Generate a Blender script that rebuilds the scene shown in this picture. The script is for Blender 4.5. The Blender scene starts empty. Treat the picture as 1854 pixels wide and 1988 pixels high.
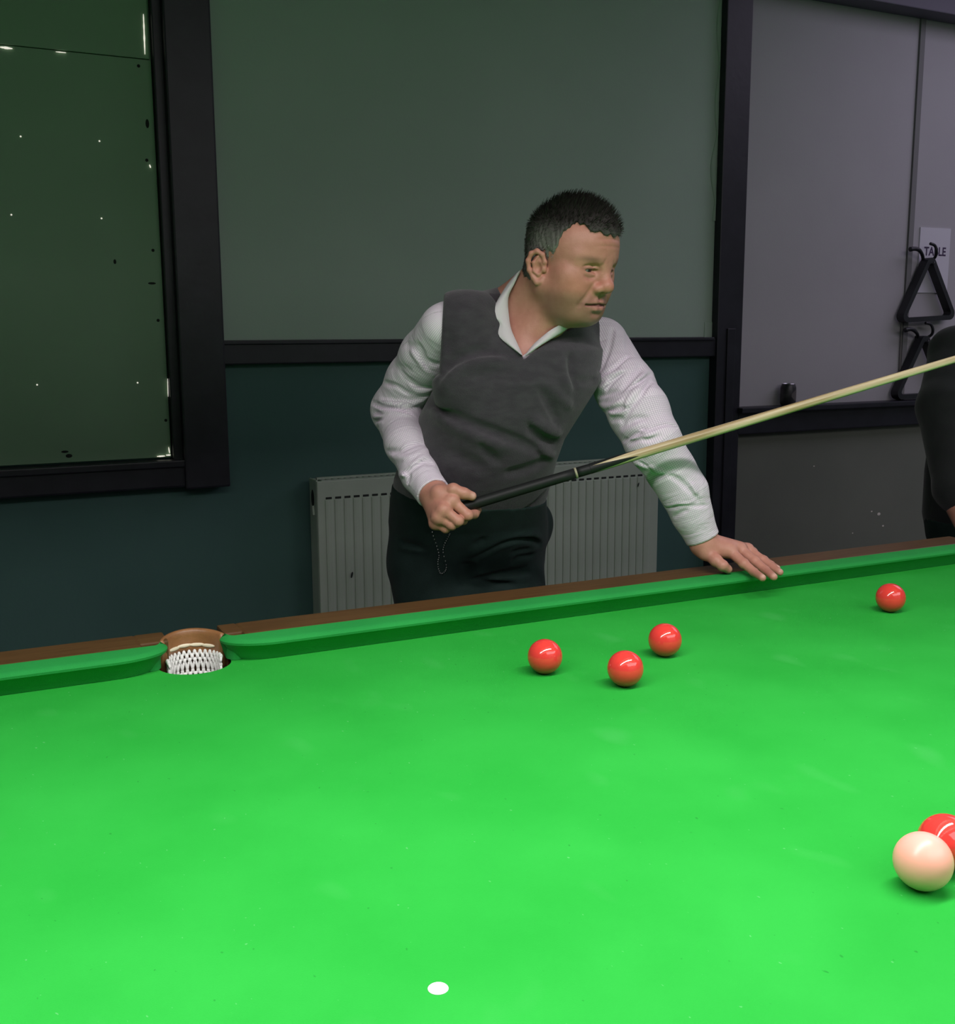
import bpy, bmesh, math, random
import numpy as np
from mathutils import Vector, Matrix, noise
from mathutils.geometry import tessellate_polygon

# ------------------------------------------------------------------ camera, world, lights, exposure
SC = bpy.context.scene
COL = SC.collection
IMG_W, IMG_H = 1854, 1988
CAM = np.array([-0.309, -0.704, 0.504]); YAW, PITCH, ROLL, FOC = 0.4560, 0.1640, -0.005, 2090.0
def cam_axes():
    cy, sy, cp, sp = math.cos(YAW), math.sin(YAW), math.cos(PITCH), math.sin(PITCH)
    f = np.array([sy*cp, cy*cp, -sp]); r = np.array([cy, -sy, 0.0]); u = np.cross(r, f)
    c, s = math.cos(ROLL), math.sin(ROLL)
    return c*r+s*u, -s*r+c*u, f
CR, CU, CF = cam_axes()
def ray(px, py):
    return CF+CR*(px-IMG_W/2)/FOC-CU*(py-IMG_H/2)/FOC
def at(px, py, Y):
    """point of the photograph at the depth Y (metres behind the middle of the table)"""
    v = ray(px, py); return CAM+v*(Y-CAM[1])/v[1]
def atz(px, py, z):
    v = ray(px, py); return CAM+v*(z-CAM[2])/v[2]
cam = bpy.data.objects.new('camera', bpy.data.cameras.new('camera')); COL.objects.link(cam)
m = Matrix((CR, CU, -CF)).transposed().to_4x4(); m.translation = Vector(CAM)
cam.matrix_world = m
cam.data.sensor_fit = 'HORIZONTAL'; cam.data.sensor_width = 36.0; cam.data.lens = 36.0*FOC/IMG_W
cam.data.clip_start = 0.02
SC.camera = cam
SC.view_settings.view_transform = 'Standard'; SC.view_settings.look = 'None'
SC.view_settings.exposure = 0.0; SC.view_settings.gamma = 1.0
SC.view_settings.use_curve_mapping = False
wd = bpy.data.worlds.new('room_air'); SC.world = wd; wd.use_nodes = True
wd.node_tree.nodes['Background'].inputs[0].default_value = (0.75, 0.75, 1.0, 1)
wd.node_tree.nodes['Background'].inputs[1].default_value = 0.02
FLOOR, CEIL = -0.86, 2.15
WALL_Y = 2.75
def area(name, loc, sx, sy, power, color, rot=(0, 0, 0)):
    L = bpy.data.lights.new(name, 'AREA'); L.shape = 'RECTANGLE'; L.size = sx; L.size_y = sy
    L.energy = power; L.color = color
    o = bpy.data.objects.new(name, L); COL.objects.link(o); o.location = loc; o.rotation_euler = rot
    return o
LAMP_Z = 1.02            # rim of the canopy over the table
area('table_lamp_glow', (-0.05, 0.0, LAMP_Z+0.17), 2.3, 0.14, 35.0, (1.0, 0.91, 0.95))
area('far_fill_light', (4.6, 1.35, 2.12), 3.0, 1.8, 28.0, (0.84, 0.74, 1.0))  # added unseen lamp, gives the right wall its cool purple ambient
area('near_fill_light', (1.8, -2.2, 2.12), 4.4, 2.0, 92.0, (1.0, 0.90, 0.96))  # added soft fill behind the camera, lifts the walls and the man

# ------------------------------------------------------------------ helpers
def tag(o, label=None, cat=None, group=None, kind=None):
    if label: o['label'] = label
    if cat: o['category'] = cat
    if group: o['group'] = group
    if kind: o['kind'] = kind
    return o
def empty(name, loc=(0, 0, 0), rz=0.0):
    o = bpy.data.objects.new(name, None); COL.objects.link(o); o.location = loc; o.rotation_euler = (0, 0, rz)
    o.empty_display_size = 0.1
    return o
def link(name, me, mat=None, parent=None, smooth=False):
    o = bpy.data.objects.new(name, me); COL.objects.link(o)
    if mat is not None:
        me.materials.clear()
        for q in (mat if isinstance(mat, (list, tuple)) else [mat]): me.materials.append(q)
    if parent is not None:
        bpy.context.view_layer.update()
        o.parent = parent
        o.matrix_parent_inverse = parent_world(parent).inverted()
    if smooth:
        me.polygons.foreach_set('use_smooth', np.ones(len(me.polygons), dtype=bool))
    return o
def parent_world(o):
    mtx = Matrix.LocRotScale(o.location, o.rotation_euler, o.scale)
    return mtx if o.parent is None else parent_world(o.parent) @ o.matrix_parent_inverse @ mtx
def from_bm(name, bm, mat, parent=None, smooth=False, recalc=True):
    if recalc: bmesh.ops.recalc_face_normals(bm, faces=bm.faces[:])
    me = bpy.data.meshes.new(name); bm.to_mesh(me); bm.free()
    return link(name, me, mat, parent, smooth)
def bm_box(bm, lo, hi, bevel=0.0, mi=0):
    lo = np.array(lo, float); hi = np.array(hi, float)
    r = bmesh.ops.create_cube(bm, size=1.0, matrix=Matrix.Translation(Vector((lo+hi)/2)) @ Matrix.Diagonal((*(hi-lo), 1)))
    vs = r['verts']
    if bevel > 0:
        es = list({e for v in vs for e in v.link_edges})
        bmesh.ops.bevel(bm, geom=es, offset=bevel, segments=2, profile=0.6, affect='EDGES')
    return vs
def box(name, lo, hi, mat, parent=None, bevel=0.003):
    bm = bmesh.new(); bm_box(bm, lo, hi, bevel); return from_bm(name, bm, mat, parent)
def bm_tube(bm, pts, rad, seg=8, cap=True, closed=False):
    """round tube along a polyline; rad a number or one per point"""
    P = [Vector(p) for p in pts]; n = len(P)
    R = [rad]*n if isinstance(rad, (int, float)) else list(rad)
    rings = []; ref = None
    for i in range(n):
        a = P[(i-1) % n] if (closed or i > 0) else P[i]
        b = P[(i+1) % n] if (closed or i < n-1) else P[i]
        t = (b-a).normalized()
        if ref is None:
            ref = t.orthogonal().normalized()
        ref = (ref-t*ref.dot(t)).normalized(); w = t.cross(ref)
        rings.append([bm.verts.new(P[i]+(ref*math.cos(2*math.pi*k/seg)+w*math.sin(2*math.pi*k/seg))*R[i]) for k in range(seg)])
    for i in range(n if closed else n-1):
        A, B = rings[i], rings[(i+1) % n]
        for k in range(seg): bm.faces.new((A[k], A[(k+1) % seg], B[(k+1) % seg], B[k]))
    if cap and not closed:
        bm.faces.new(rings[0][::-1]); bm.faces.new(rings[-1])
def tube(name, pts, rad, mat, parent=None, seg=8, smooth=True, closed=False):
    bm = bmesh.new(); bm_tube(bm, pts, rad, seg, True, closed); return from_bm(name, bm, mat, parent, smooth)
def bm_lathe(bm, prof, c=(0, 0, 0), seg=24):
    rings = []
    for r, z in prof:
        rings.append([bm.verts.new((c[0]+max(r, 1e-5)*math.cos(2*math.pi*k/seg), c[1]+max(r, 1e-5)*math.sin(2*math.pi*k/seg), c[2]+z)) for k in range(seg)])
    for A, B in zip(rings, rings[1:]):
        for k in range(seg): bm.faces.new((A[k], A[(k+1) % seg], B[(k+1) % seg], B[k]))
    bm.faces.new(rings[0][::-1]); bm.faces.new(rings[-1])
def bm_ellipsoid(bm, c, r, rot=None, u=16, v=10):
    mtx = Matrix.Translation(Vector(c)) @ (rot.to_4x4() if rot is not None else Matrix()) @ Matrix.Diagonal((*r, 1))
    bmesh.ops.create_uvsphere(bm, u_segments=u, v_segments=v, radius=1.0, matrix=mtx)
def bm_grid(bm, rows, closed_u=False):
    """skin a list of equally long point rows"""
    V = [[bm.verts.new(p) for p in row] for row in rows]
    for A, B in zip(V, V[1:]):
        n = len(A)
        for k in range(n if closed_u else n-1):
            bm.faces.new((A[k], A[(k+1) % n], B[(k+1) % n], B[k]))
    return V

# ------------------------------------------------------------------ materials
def mat(name, col, rough=0.6, spec=0.5, metal=0.0, var=None, vscale=8.0, bump=0.0, bscale=60.0, stretch=(1, 1, 1), emit=None, estr=0.0, attr=None, sheen=0.0, coat=0.0, detail=4.0, vec=None):
    M = bpy.data.materials.new(name); M.use_nodes = True
    nt = M.node_tree; nd = nt.nodes; lk = nt.links
    B = nd['Principled BSDF']
    B.inputs['Base Color'].default_value = (*col, 1); B.inputs['Roughness'].default_value = rough
    B.inputs['Specular IOR Level'].default_value = spec; B.inputs['Metallic'].default_value = metal
    B.inputs['Sheen Weight'].default_value = sheen; B.inputs['Coat Weight'].default_value = coat
    B.inputs['Coat Roughness'].default_value = 0.08
    tc = nd.new('ShaderNodeTexCoord'); mp = nd.new('ShaderNodeMapping'); mp.inputs['Scale'].default_value = stretch
    if vec:
        av = nd.new('ShaderNodeAttribute'); av.attribute_name = vec; lk.new(av.outputs['Vector'], mp.inputs['Vector'])
    else:
        lk.new(tc.outputs['Object'], mp.inputs['Vector'])
    src = None
    if attr:
        a = nd.new('ShaderNodeAttribute'); a.attribute_name = attr; src = a.outputs['Color']
        lk.new(src, B.inputs['Base Color'])
    if var is not None:
        n = nd.new('ShaderNodeTexNoise'); n.inputs['Scale'].default_value = vscale; n.inputs['Detail'].default_value = detail
        lk.new(mp.outputs[0], n.inputs['Vector'])
        r = nd.new('ShaderNodeMapRange'); r.inputs['From Min'].default_value = 0.35; r.inputs['From Max'].default_value = 0.65
        lk.new(n.outputs['Fac'], r.inputs['Value'])
        mx = nd.new('ShaderNodeMix'); mx.data_type = 'RGBA'
        lk.new(r.outputs[0], mx.inputs['Factor'])
        if src is not None: lk.new(src, mx.inputs['A'])
        else: mx.inputs['A'].default_value = (*col, 1)
        if src is not None:
            mx.blend_type = 'MULTIPLY'
        mx.inputs['B'].default_value = (*var, 1)
        lk.new(mx.outputs['Result'], B.inputs['Base Color'])
    if bump > 0:
        n2 = nd.new('ShaderNodeTexNoise'); n2.inputs['Scale'].default_value = bscale; n2.inputs['Detail'].default_value = 3.0
        lk.new(mp.outputs[0], n2.inputs['Vector'])
        b = nd.new('ShaderNodeBump'); b.inputs['Strength'].default_value = bump; b.inputs['Distance'].default_value = 0.002
        lk.new(n2.outputs['Fac'], b.inputs['Height']); lk.new(b.outputs[0], B.inputs['Normal'])
    if emit is not None:
        B.inputs['Emission Color'].default_value = (*emit, 1); B.inputs['Emission Strength'].default_value = estr
    return M
def srgb(r, g, b):
    f = lambda c: (c/255)/12.92 if c/255 <= 0.04045 else ((c/255+0.055)/1.055)**2.4
    return (f(r), f(g), f(b))
M = {}
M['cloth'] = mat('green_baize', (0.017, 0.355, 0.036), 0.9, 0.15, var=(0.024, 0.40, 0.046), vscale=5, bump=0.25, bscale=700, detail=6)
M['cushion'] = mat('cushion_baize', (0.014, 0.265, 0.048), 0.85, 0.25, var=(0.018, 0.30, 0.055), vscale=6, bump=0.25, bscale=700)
M['wood'] = mat('mahogany_rail', (0.085, 0.042, 0.014), 0.4, 0.4, var=(0.12, 0.062, 0.022), vscale=14, stretch=(0.6, 12, 12))
M['leather'] = mat('tan_leather', (0.22, 0.098, 0.035), 0.42, 0.5, var=(0.30, 0.14, 0.055), vscale=30, bump=0.2, bscale=220)
M['lace'] = mat('cream_lace', (0.75, 0.68, 0.5), 0.6)
M['net'] = mat('white_net_cord', (0.82, 0.84, 0.8), 0.7, bump=0.3, bscale=900)
M['black'] = mat('black_lining', (0.006, 0.008, 0.007), 0.9)
M['spot'] = mat('white_spot', (0.9, 0.9, 0.88), 0.7)
M['slate'] = mat('slate', (0.10, 0.11, 0.115), 0.7)
M['brass'] = mat('brass', (0.55, 0.38, 0.12), 0.35, metal=1.0)
M['paint_upper'] = mat('grey_wall_paint', (0.315, 0.40, 0.335), 0.75, 0.3, var=(0.335, 0.42, 0.355), vscale=2.2, bump=0.12, bscale=160)
M['paint_lower'] = mat('dark_teal_paint', (0.052, 0.118, 0.106), 0.7, 0.3, var=(0.060, 0.130, 0.117), vscale=3.0, bump=0.15, bscale=120)
M['paint_lower_grey'] = mat('grey_dado_paint', (0.135, 0.148, 0.122), 0.75, 0.3, var=(0.15, 0.163, 0.135), vscale=3.0, bump=0.15, bscale=120)
M['paint_right'] = mat('mauve_grey_wall_paint', (0.345, 0.335, 0.35), 0.75, 0.3, var=(0.365, 0.355, 0.37), vscale=2.2, bump=0.12, bscale=160)
M['board'] = mat('grey_board', (0.185, 0.29, 0.19), 0.7, 0.3, var=(0.20, 0.31, 0.205), vscale=2.5, bump=0.08, bscale=140)
M['trim'] = mat('black_gloss_paint', (0.014, 0.014, 0.020), 0.42, 0.35, var=(0.020, 0.020, 0.028), vscale=12, bump=0.2, bscale=45)
M['beam'] = mat('dark_beam_paint', (0.10, 0.092, 0.125), 0.6)
M['chip'] = mat('chipped_white_paint', (0.62, 0.58, 0.52), 0.7)
M['daylight'] = mat('gap_daylight_and_dot_glow', (0.9, 0.85, 0.75), 0.6, emit=(1.0, 0.93, 0.82), estr=0.75)  # daylight in the gaps, also the glow of the board's dots
M['screw'] = mat('bright_screw', (0.75, 0.72, 0.66), 0.25, metal=0.9)
M['radiator'] = mat('cream_radiator_enamel', (0.36, 0.42, 0.35), 0.5, 0.35, var=(0.39, 0.45, 0.38), vscale=6)
M['rad_dark'] = mat('radiator_slot', (0.01, 0.014, 0.012), 0.8)
M['floor'] = mat('dark_carpet', (0.045, 0.05, 0.055), 0.95, var=(0.06, 0.06, 0.07), vscale=40, bump=0.5, bscale=300)
M['ceiling'] = mat('off_white_ceiling', (0.5, 0.5, 0.5), 0.85)
M['paper'] = mat('white_paper', (0.52, 0.51, 0.56), 0.7)
M['ink'] = mat('purple_ink', (0.045, 0.025, 0.07), 0.6)
M['rack'] = mat('black_plastic', (0.012, 0.013, 0.016), 0.45, bump=0.1, bscale=80)
M['tin'] = mat('can_print', (0.018, 0.018, 0.022), 0.35, var=(0.05, 0.045, 0.05), vscale=30)
M['tin_pale'] = mat('can_label', (0.085, 0.075, 0.075), 0.5)
M['alu'] = mat('aluminium', (0.55, 0.55, 0.57), 0.3, metal=1.0)
M['red'] = mat('red_ball', (0.74, 0.050, 0.042), 0.08, 0.5, coat=0.4)
M['pink'] = mat('pink_ball', (0.98, 0.44, 0.35), 0.3, 0.4)
M['canopy'] = mat('lamp_canopy', (0.02, 0.05, 0.03), 0.5)
M['canopy_in'] = mat('lamp_canopy_white', (0.8, 0.8, 0.78), 0.6)
M['tubelight'] = mat('fluorescent_tube', (1, 1, 1), 0.5, emit=(1.0, 0.97, 0.92), estr=3.0)

# ------------------------------------------------------------------ the room
ST = dict(kind='structure')
def struct(o):
    o['kind'] = 'structure'; return o
XL, XR, YN = -3.6, 6.4, -3.4
struct(box('floor', (XL, YN, FLOOR-0.1), (XR, WALL_Y+0.1, FLOOR), M['floor'], bevel=0))
struct(box('ceiling', (XL, YN, CEIL), (XR, WALL_Y+0.1, CEIL+0.1), M['ceiling'], bevel=0))
struct(box('wall_left', (XL-0.1, YN, FLOOR), (XL, WALL_Y+0.1, CEIL), M['paint_upper'], bevel=0))
struct(box('wall_right', (XR, YN, FLOOR), (XR+0.1, WALL_Y+0.1, CEIL), M['paint_upper'], bevel=0))
struct(box('wall_front', (XL, YN-0.1, FLOOR), (XR, YN, CEIL), M['paint_upper'], bevel=0))
# back wall: grey above the ledge, teal dado below on the left, grey dado on the right
wb = struct(empty('wall_back', (0, WALL_Y, FLOOR)))
X1, X2 = 2.41, 2.532            # the black post
box('dado', (XL, WALL_Y, FLOOR), (X1+0.02, WALL_Y+0.1, 0.45), M['paint_lower'], wb, 0)
box('plaster', (XL, WALL_Y+0.004, 0.45), (X1+0.02, WALL_Y+0.1, CEIL), M['paint_upper'], wb, 0)
box('dado', (X1+0.02, WALL_Y, FLOOR), (XR, WALL_Y+0.1, 0.15), M['paint_lower_grey'], wb, 0)
box('plaster', (X1+0.02, WALL_Y+0.004, 0.15), (XR, WALL_Y+0.1, CEIL), M['paint_right'], wb, 0)
random.seed(4)
bm = bmesh.new()
for px, py, s in ((1706, 998, 5), (1692, 993, 2.5), (1714, 1021, 3), (1655, 1035, 2), (1580, 905, 2)):
    c = at(px, py, WALL_Y)
    bm_ellipsoid(bm, (c[0], WALL_Y-0.0005, c[2]), (s*0.0022, 0.0012, s*0.0014), None, 6, 4)
o = from_bm('paint_chip', bm, M['chip'], wb); o['kind'] = 'stuff'
# raised plaster board between the two frames, with its rough caulked edges
pb = box('wall_panel', (0.455, WALL_Y-0.008, 0.487), (2.42, WALL_Y+0.004, CEIL), M['paint_upper'], wb, 0.002)
def rough_strip(name, x0, w, z0, z1, y, m, seed, parent):
    rnd = random.Random(seed); bm = bmesh.new(); rows = []
    n = 60
    for i in range(n+1):
        z = z0+(z1-z0)*i/n
        a = x0-w*(0.25+0.75*abs(noise.noise(Vector((seed, z*4.0, 0)))*1.6)); b = x0+w*0.3
        rows.append([(a, y+0.003, z), (a+0.002, y-0.003-0.002*rnd.random(), z), (b, y-0.004, z), (b, y+0.003, z)])
    bm_grid(bm, rows, True); return from_bm(name, bm, m, parent, True)
rough_strip('caulk_bead', 2.412, 0.030, 0.93, CEIL, WALL_Y-0.008, M['paint_upper'], 3, wb)
bm = bmesh.new()
bm_grid(bm, [[(0.458, WALL_Y-0.0105, z), (0.458+0.014+0.010*noise.noise(Vector((9, z*5, 0))), WALL_Y-0.011, z), (0.484+0.008*noise.noise(Vector((5, z*7, 0))), WALL_Y-0.0075, z)] for z in np.linspace(1.0, CEIL, 60)])
from_bm('caulk_bead', bm, M['paint_upper'], wb, True)
bm = bmesh.new()   # torn corner of filler above the ledge end
c = at(1373, 640, WALL_Y)
bm_box(bm, (c[0]-0.022, WALL_Y-0.011, 0.470), (c[0]+0.022, WALL_Y-0.004, c[2]+0.03), 0.004)
from_bm('filler_patch', bm, M['paint_upper'], wb)
# ledge under the middle panel
t1 = struct(empty('trim_1', (1.4, WALL_Y, 0.45)))
box('ledge_board', (0.47, WALL_Y-0.035, 0.412), (2.43, WALL_Y+0.004, 0.482), M['trim'], t1, 0.004)
box('ledge_lip', (0.47, WALL_Y-0.042, 0.474), (2.40, WALL_Y+0.004, 0.487), M['trim'], t1, 0.003)
# black post
t2 = struct(empty('trim_2', (2.47, WALL_Y, FLOOR)))
box('post_board', (X1, WALL_Y-0.045, FLOOR), (X2, WALL_Y+0.004, CEIL), M['trim'], t2, 0.004)
box('post_bead', (X1+0.045, WALL_Y-0.052, FLOOR), (X1+0.085, WALL_Y-0.042, 0.52), M['trim'], t2, 0.003)
# sill on the right
t3 = struct(empty('trim_3', (4.2, WALL_Y, 0.15)))
box('sill_board', (X2-0.01, WALL_Y-0.075, 0.186), (XR, WALL_Y+0.004, 0.208), M['trim'], t3, 0.004)
box('sill_apron', (X2-0.01, WALL_Y-0.045, 0.10), (XR, WALL_Y+0.004, 0.19), M['trim'], t3, 0.004)
# upper beam on the right
t4 = struct(empty('trim_4', (4.2, WALL_Y, 1.8)))
box('beam_board', (X2, WALL_Y-0.10, 1.79), (XR, WALL_Y+0.004, 1.885), M['beam'], t4, 0.004)
# vertical joint strip, with a thin cable clipped beside it
t5 = struct(empty('trim_5', (3.5, WALL_Y, 0.2)))
xj = 0.5*(at(1791, 60, WALL_Y)[0]+at(1766, 470, WALL_Y)[0])
box('joint_strip', (xj-0.014, WALL_Y-0.006, 0.208), (xj+0.014, WALL_Y+0.004, 1.79), mat('dull_joint_paint', (0.16, 0.16, 0.16), 0.8), t5, 0.001)
tube('cable', [(xj-0.020+0.003*math.sin(z*9), WALL_Y-0.004, z) for z in np.linspace(0.21, 0.62, 16)], 0.0035, mat('grey_cable', (0.16, 0.15, 0.14), 0.6), t5, 6)
# boarded window on the left
w1 = struct(empty('window_1', (-0.4, WALL_Y, 0.1)))
bx = 0.309
zs = at(135, 100, WALL_Y-0.016)[2]
box('board', (-1.35, WALL_Y-0.016, 0.128), (bx, WALL_Y+0.002, zs-0.001), M['board'], w1, 0.0015)
box('board', (-1.35, WALL_Y-0.018, zs+0.001), (bx-0.004, WALL_Y+0.002, CEIL-0.05), M['board'], w1, 0.0015)
box('frame_stile', (bx+0.030, WALL_Y-0.075, 0.030), (0.478, WALL_Y+0.004, CEIL), M['trim'], w1, 0.006)
box('frame_bead', (bx+0.003, WALL_Y-0.040, 0.110), (bx+0.034, WALL_Y+0.004, CEIL), M['trim'], w1, 0.004)
box('frame_rail', (-1.5, WALL_Y-0.060, 0.036), (bx+0.04, WALL_Y+0.004, 0.106), M['trim'], w1, 0.006)
box('frame_ledge', (-1.5, WALL_Y-0.070, 0.100), (bx+0.035, WALL_Y+0.004, 0.122), M['trim'], w1, 0.004)
bm = bmesh.new(); rnd = random.Random(8)
for px, py in ((22, 417), (197, 424), (40, 265), (193, 274), (72, 747), (267, 743), (300, 885), (313, 884), (325, 882)):
    pass
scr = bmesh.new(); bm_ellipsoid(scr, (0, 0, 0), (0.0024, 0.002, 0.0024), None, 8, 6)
sme = bpy.data.meshes.new('glow_dot'); scr.to_mesh(sme); scr.free(); sme.materials.append(M['daylight'])  # small glowing beads on the board, brightness put in as emission
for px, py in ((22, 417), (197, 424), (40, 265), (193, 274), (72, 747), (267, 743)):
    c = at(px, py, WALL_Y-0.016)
    o = bpy.data.objects.new('glow_dot', sme); COL.objects.link(o); o.location = (c[0], WALL_Y-0.017, c[2])
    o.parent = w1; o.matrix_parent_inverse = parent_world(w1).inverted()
dk = bmesh.new(); bm_ellipsoid(dk, (0, 0, 0), (0.006, 0.0012, 0.006), None, 8, 6)
dme = bpy.data.meshes.new('nail_hole'); dk.to_mesh(dme); dk.free(); dme.materials.append(M['black'])
for px, py, sx, sz in ((269, 128, .8, .8), (285, 311, .8, .8), (297, 486, .8, .8), (223, 508, .7, 1.2), (307, 622, .8, .8), (322, 816, .8, .8), (134, 885, 1.6, 1.0), (126, 877, 1.8, .6), (272, 107, 2.4, 1.2), (286, 240, 0.9, 2.2), (295, 550, 2.0, 0.6)):
    c = at(px, py, WALL_Y-0.016)
    o = bpy.data.objects.new('nail_hole', dme); COL.objects.link(o); o.location = (c[0], WALL_Y-0.016, c[2]); o.scale = (sx, 1, sz)
    o.parent = w1; o.matrix_parent_inverse = parent_world(w1).inverted()
# slits along the board edges where daylight comes through
bm = bmesh.new()
def sliver(x0, z0, x1, z1, w):
    n = 10; rows = []
    for i in range(n+1):
        t = i/n; ww = w*math.sin(math.pi*min(max(t, 0.04), 0.96))**0.5*(0.7+0.5*rnd.random())
        x = x0+(x1-x0)*t; z = z0+(z1-z0)*t
        dx, dz = (ww/2, 0) if abs(z1-z0) > abs(x1-x0) else (0, ww/2)
        rows.append([(x-dx, WALL_Y-0.0175, z-dz), (x-dx, WALL_Y-0.021, z-dz), (x+dx, WALL_Y-0.021, z+dz), (x+dx, WALL_Y-0.0175, z+dz)])
    bm_grid(bm, rows, True)
for a, b, w in (((278, 28), (281, 106), 0.0042), ((325, 735), (326, 770), 0.002), ((290, 320), (292, 326), .004), ((327, 868), (329, 880), .003), ((322, 883.5), (331, 883), .004), ((0, 92), (24, 95), 0.006), ((108, 101), (128, 103), 0.002), ((305, 886), (320, 885), .005)):
    p, q = at(*a, WALL_Y-0.016), at(*b, WALL_Y-0.016); sliver(p[0], p[2], q[0], q[2], w)
o = from_bm('daylight_gap', bm, M['daylight'], w1); o['kind'] = 'stuff'
for s, (a, b) in (('left', ((XL, YN), (XL+0.015, WALL_Y))), ('right', ((XR-0.015, YN), (XR, WALL_Y)))):
    struct(box('baseboard_'+s, (a[0], a[1], FLOOR), (b[0], b[1], FLOOR+0.1), M['trim'], None, 0.002))
struct(box('baseboard_back', (XL+0.015, WALL_Y-0.018, FLOOR), (X1, WALL_Y, FLOOR+0.1), M['trim'], None, 0.002))
# ------------------------------------------------------------------ radiator under the middle panel
RY = WALL_Y-0.125; RB = WALL_Y-0.03
a = at(617, 938, RY); b = at(1283, 889, RY)
rx0, rx1 = a[0], b[0]; rz1 = 0.5*(a[2]+b[2]); rz0 = rz1-0.60
rad = empty('radiator', ((rx0+rx1)/2, RY, rz0)); tag(rad, 'long cream ribbed panel radiator on the teal wall under the ledge, behind the standing man', 'radiator')
pl = RY+0.010
box('front_panel', (rx0, pl, rz0), (rx1, pl+0.012, rz1), M['radiator'], rad, 0.004)
box('rear_panel', (rx0+0.004, RB-0.012, rz0), (rx1-0.004, RB, rz1), M['radiator'], rad, 0.004)
bm = bmesh.new()
bm_box(bm, (rx0-0.001, pl+0.006, rz0+0.02), (rx0+0.006, RB-0.004, rz1+0.003), 0.003)
o = from_bm('side_cover', bm, M['radiator'], rad)
bm = bmesh.new(); bm_box(bm, (rx1-0.006, pl+0.006, rz0+0.02), (rx1+0.001, RB-0.004, rz1+0.003), 0.003); from_bm('side_cover', bm, M['radiator'], rad)
bm = bmesh.new()
bm_box(bm, (rx0+0.02, pl+0.012, rz1-0.004), (rx1-0.005, pl+0.022, rz1+0.001)); bm_box(bm, (rx0+0.02, RB-0.024, rz1-0.004), (rx1-0.005, RB-0.012, rz1+0.004))
for i in range(60):
    x = rx0+0.03+i*(rx1-rx0-0.06)/59; bm_box(bm, (x-0.004, pl+0.02, rz1-0.004), (x+0.004, RB-0.02, rz1-0.001))
from_bm('top_grille', bm, M['radiator'], rad)
bm = bmesh.new(); bm_ellipsoid(bm, (rx0-0.001, (pl+RB)/2+0.004, rz1-0.062), (0.002, 0.016, 0.030), None, 14, 8); from_bm('valve_hole', bm, M['rad_dark'], rad)
bm = bmesh.new(); bm_tube(bm, [(rx0-0.003, (pl+RB)/2-0.004, rz1-0.085), (rx0-0.004, (pl+RB)/2-0.012, rz1-0.115)], 0.004, 8); from_bm('valve_lip', bm, M['radiator'], rad)
PITCH_R = 0.0322; nrib = int((rx1-rx0-0.045)/PITCH_R)
bm = bmesh.new()
hw = PITCH_R*0.5-0.0013; zt, zb = rz1-rz0-0.062, 0.03
prof = [(-hw, 0), (-hw+0.0015, -0.0040), (-hw*0.4, -0.0055), (hw*0.4, -0.0055), (hw-0.0015, -0.0040), (hw, 0)]
bm_grid(bm, [[(x, 0, zt) for x, y in prof], [(x, y, zt-0.003) for x, y in prof], [(x, y, zb+0.01) for x, y in prof], [(x, 0, zb) for x, y in prof]])
nf = len(bm.faces)
bm_box(bm, (-hw+0.003, -0.0015, zt+0.001), (hw-0.006, 0.002, zt+0.008)); bm.faces.ensure_lookup_table()
for f_ in bm.faces[nf:]: f_.material_index = 1
bmesh.ops.recalc_face_normals(bm, faces=bm.faces[:])
rme = bpy.data.meshes.new('rib'); bm.to_mesh(rme); bm.free(); rme.materials.append(M['radiator']); rme.materials.append(M['rad_dark'])
for i in range(nrib):
    o = bpy.data.objects.new('rib', rme); COL.objects.link(o); o.location = (rx0+0.036+PITCH_R*(i+0.5)-0.012, pl+0.0005, rz0)
    o.parent = rad; o.matrix_parent_inverse = parent_world(rad).inverted()
bm = bmesh.new()
for px, py, s in ((683, 1116, 1.0), (1239, 941, 0.8)):
    c = at(px, py, RY); bm_ellipsoid(bm, (c[0], RY-0.0012, c[2]), (0.0035*s, 0.001, 0.011*s), Matrix.Rotation(0.25, 3, 'Y'), 8, 6)
o = from_bm('paint_scratch', bm, M['rad_dark'], rad); o['kind'] = 'stuff'
for x in (rx0+0.10, rx1-0.10):
    box('wall_bracket', (x-0.02, RB-0.001, rz0+0.05), (x+0.02, WALL_Y-0.0005, rz1-0.08), M['alu'], rad, 0.001)
tube('pipe', [(rx0-0.03, (pl+RB)/2, FLOOR), (rx0-0.03, (pl+RB)/2, rz0+0.05), (rx0+0.004, (pl+RB)/2, rz0+0.05)], 0.008, M['radiator'], rad)
tube('pipe', [(rx1+0.03, (pl+RB)/2, FLOOR), (rx1+0.03, (pl+RB)/2, rz0+0.05), (rx1-0.004, (pl+RB)/2, rz0+0.05)], 0.008, M['radiator'], rad)

# ------------------------------------------------------------------ the snooker table: bed at z = 0, blue spot at the origin
tb = empty('snooker_table', (0, 0, FLOOR)); tag(tb, 'full size snooker table with bright green cloth and dark mahogany rails', 'snooker table')
NX, NY = 1.784, 0.889           # nose lines of the cushions
BACK = 0.039                    # cushion depth, nose to wood
RAILW = 0.078; ZT = 0.040
PXC = 0.006                     # the middle pocket sits a touch off the spot line
PX0, PRX, PRY = 0.040, 0.085, 0.052        # middle pocket half opening and jaw radius
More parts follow.
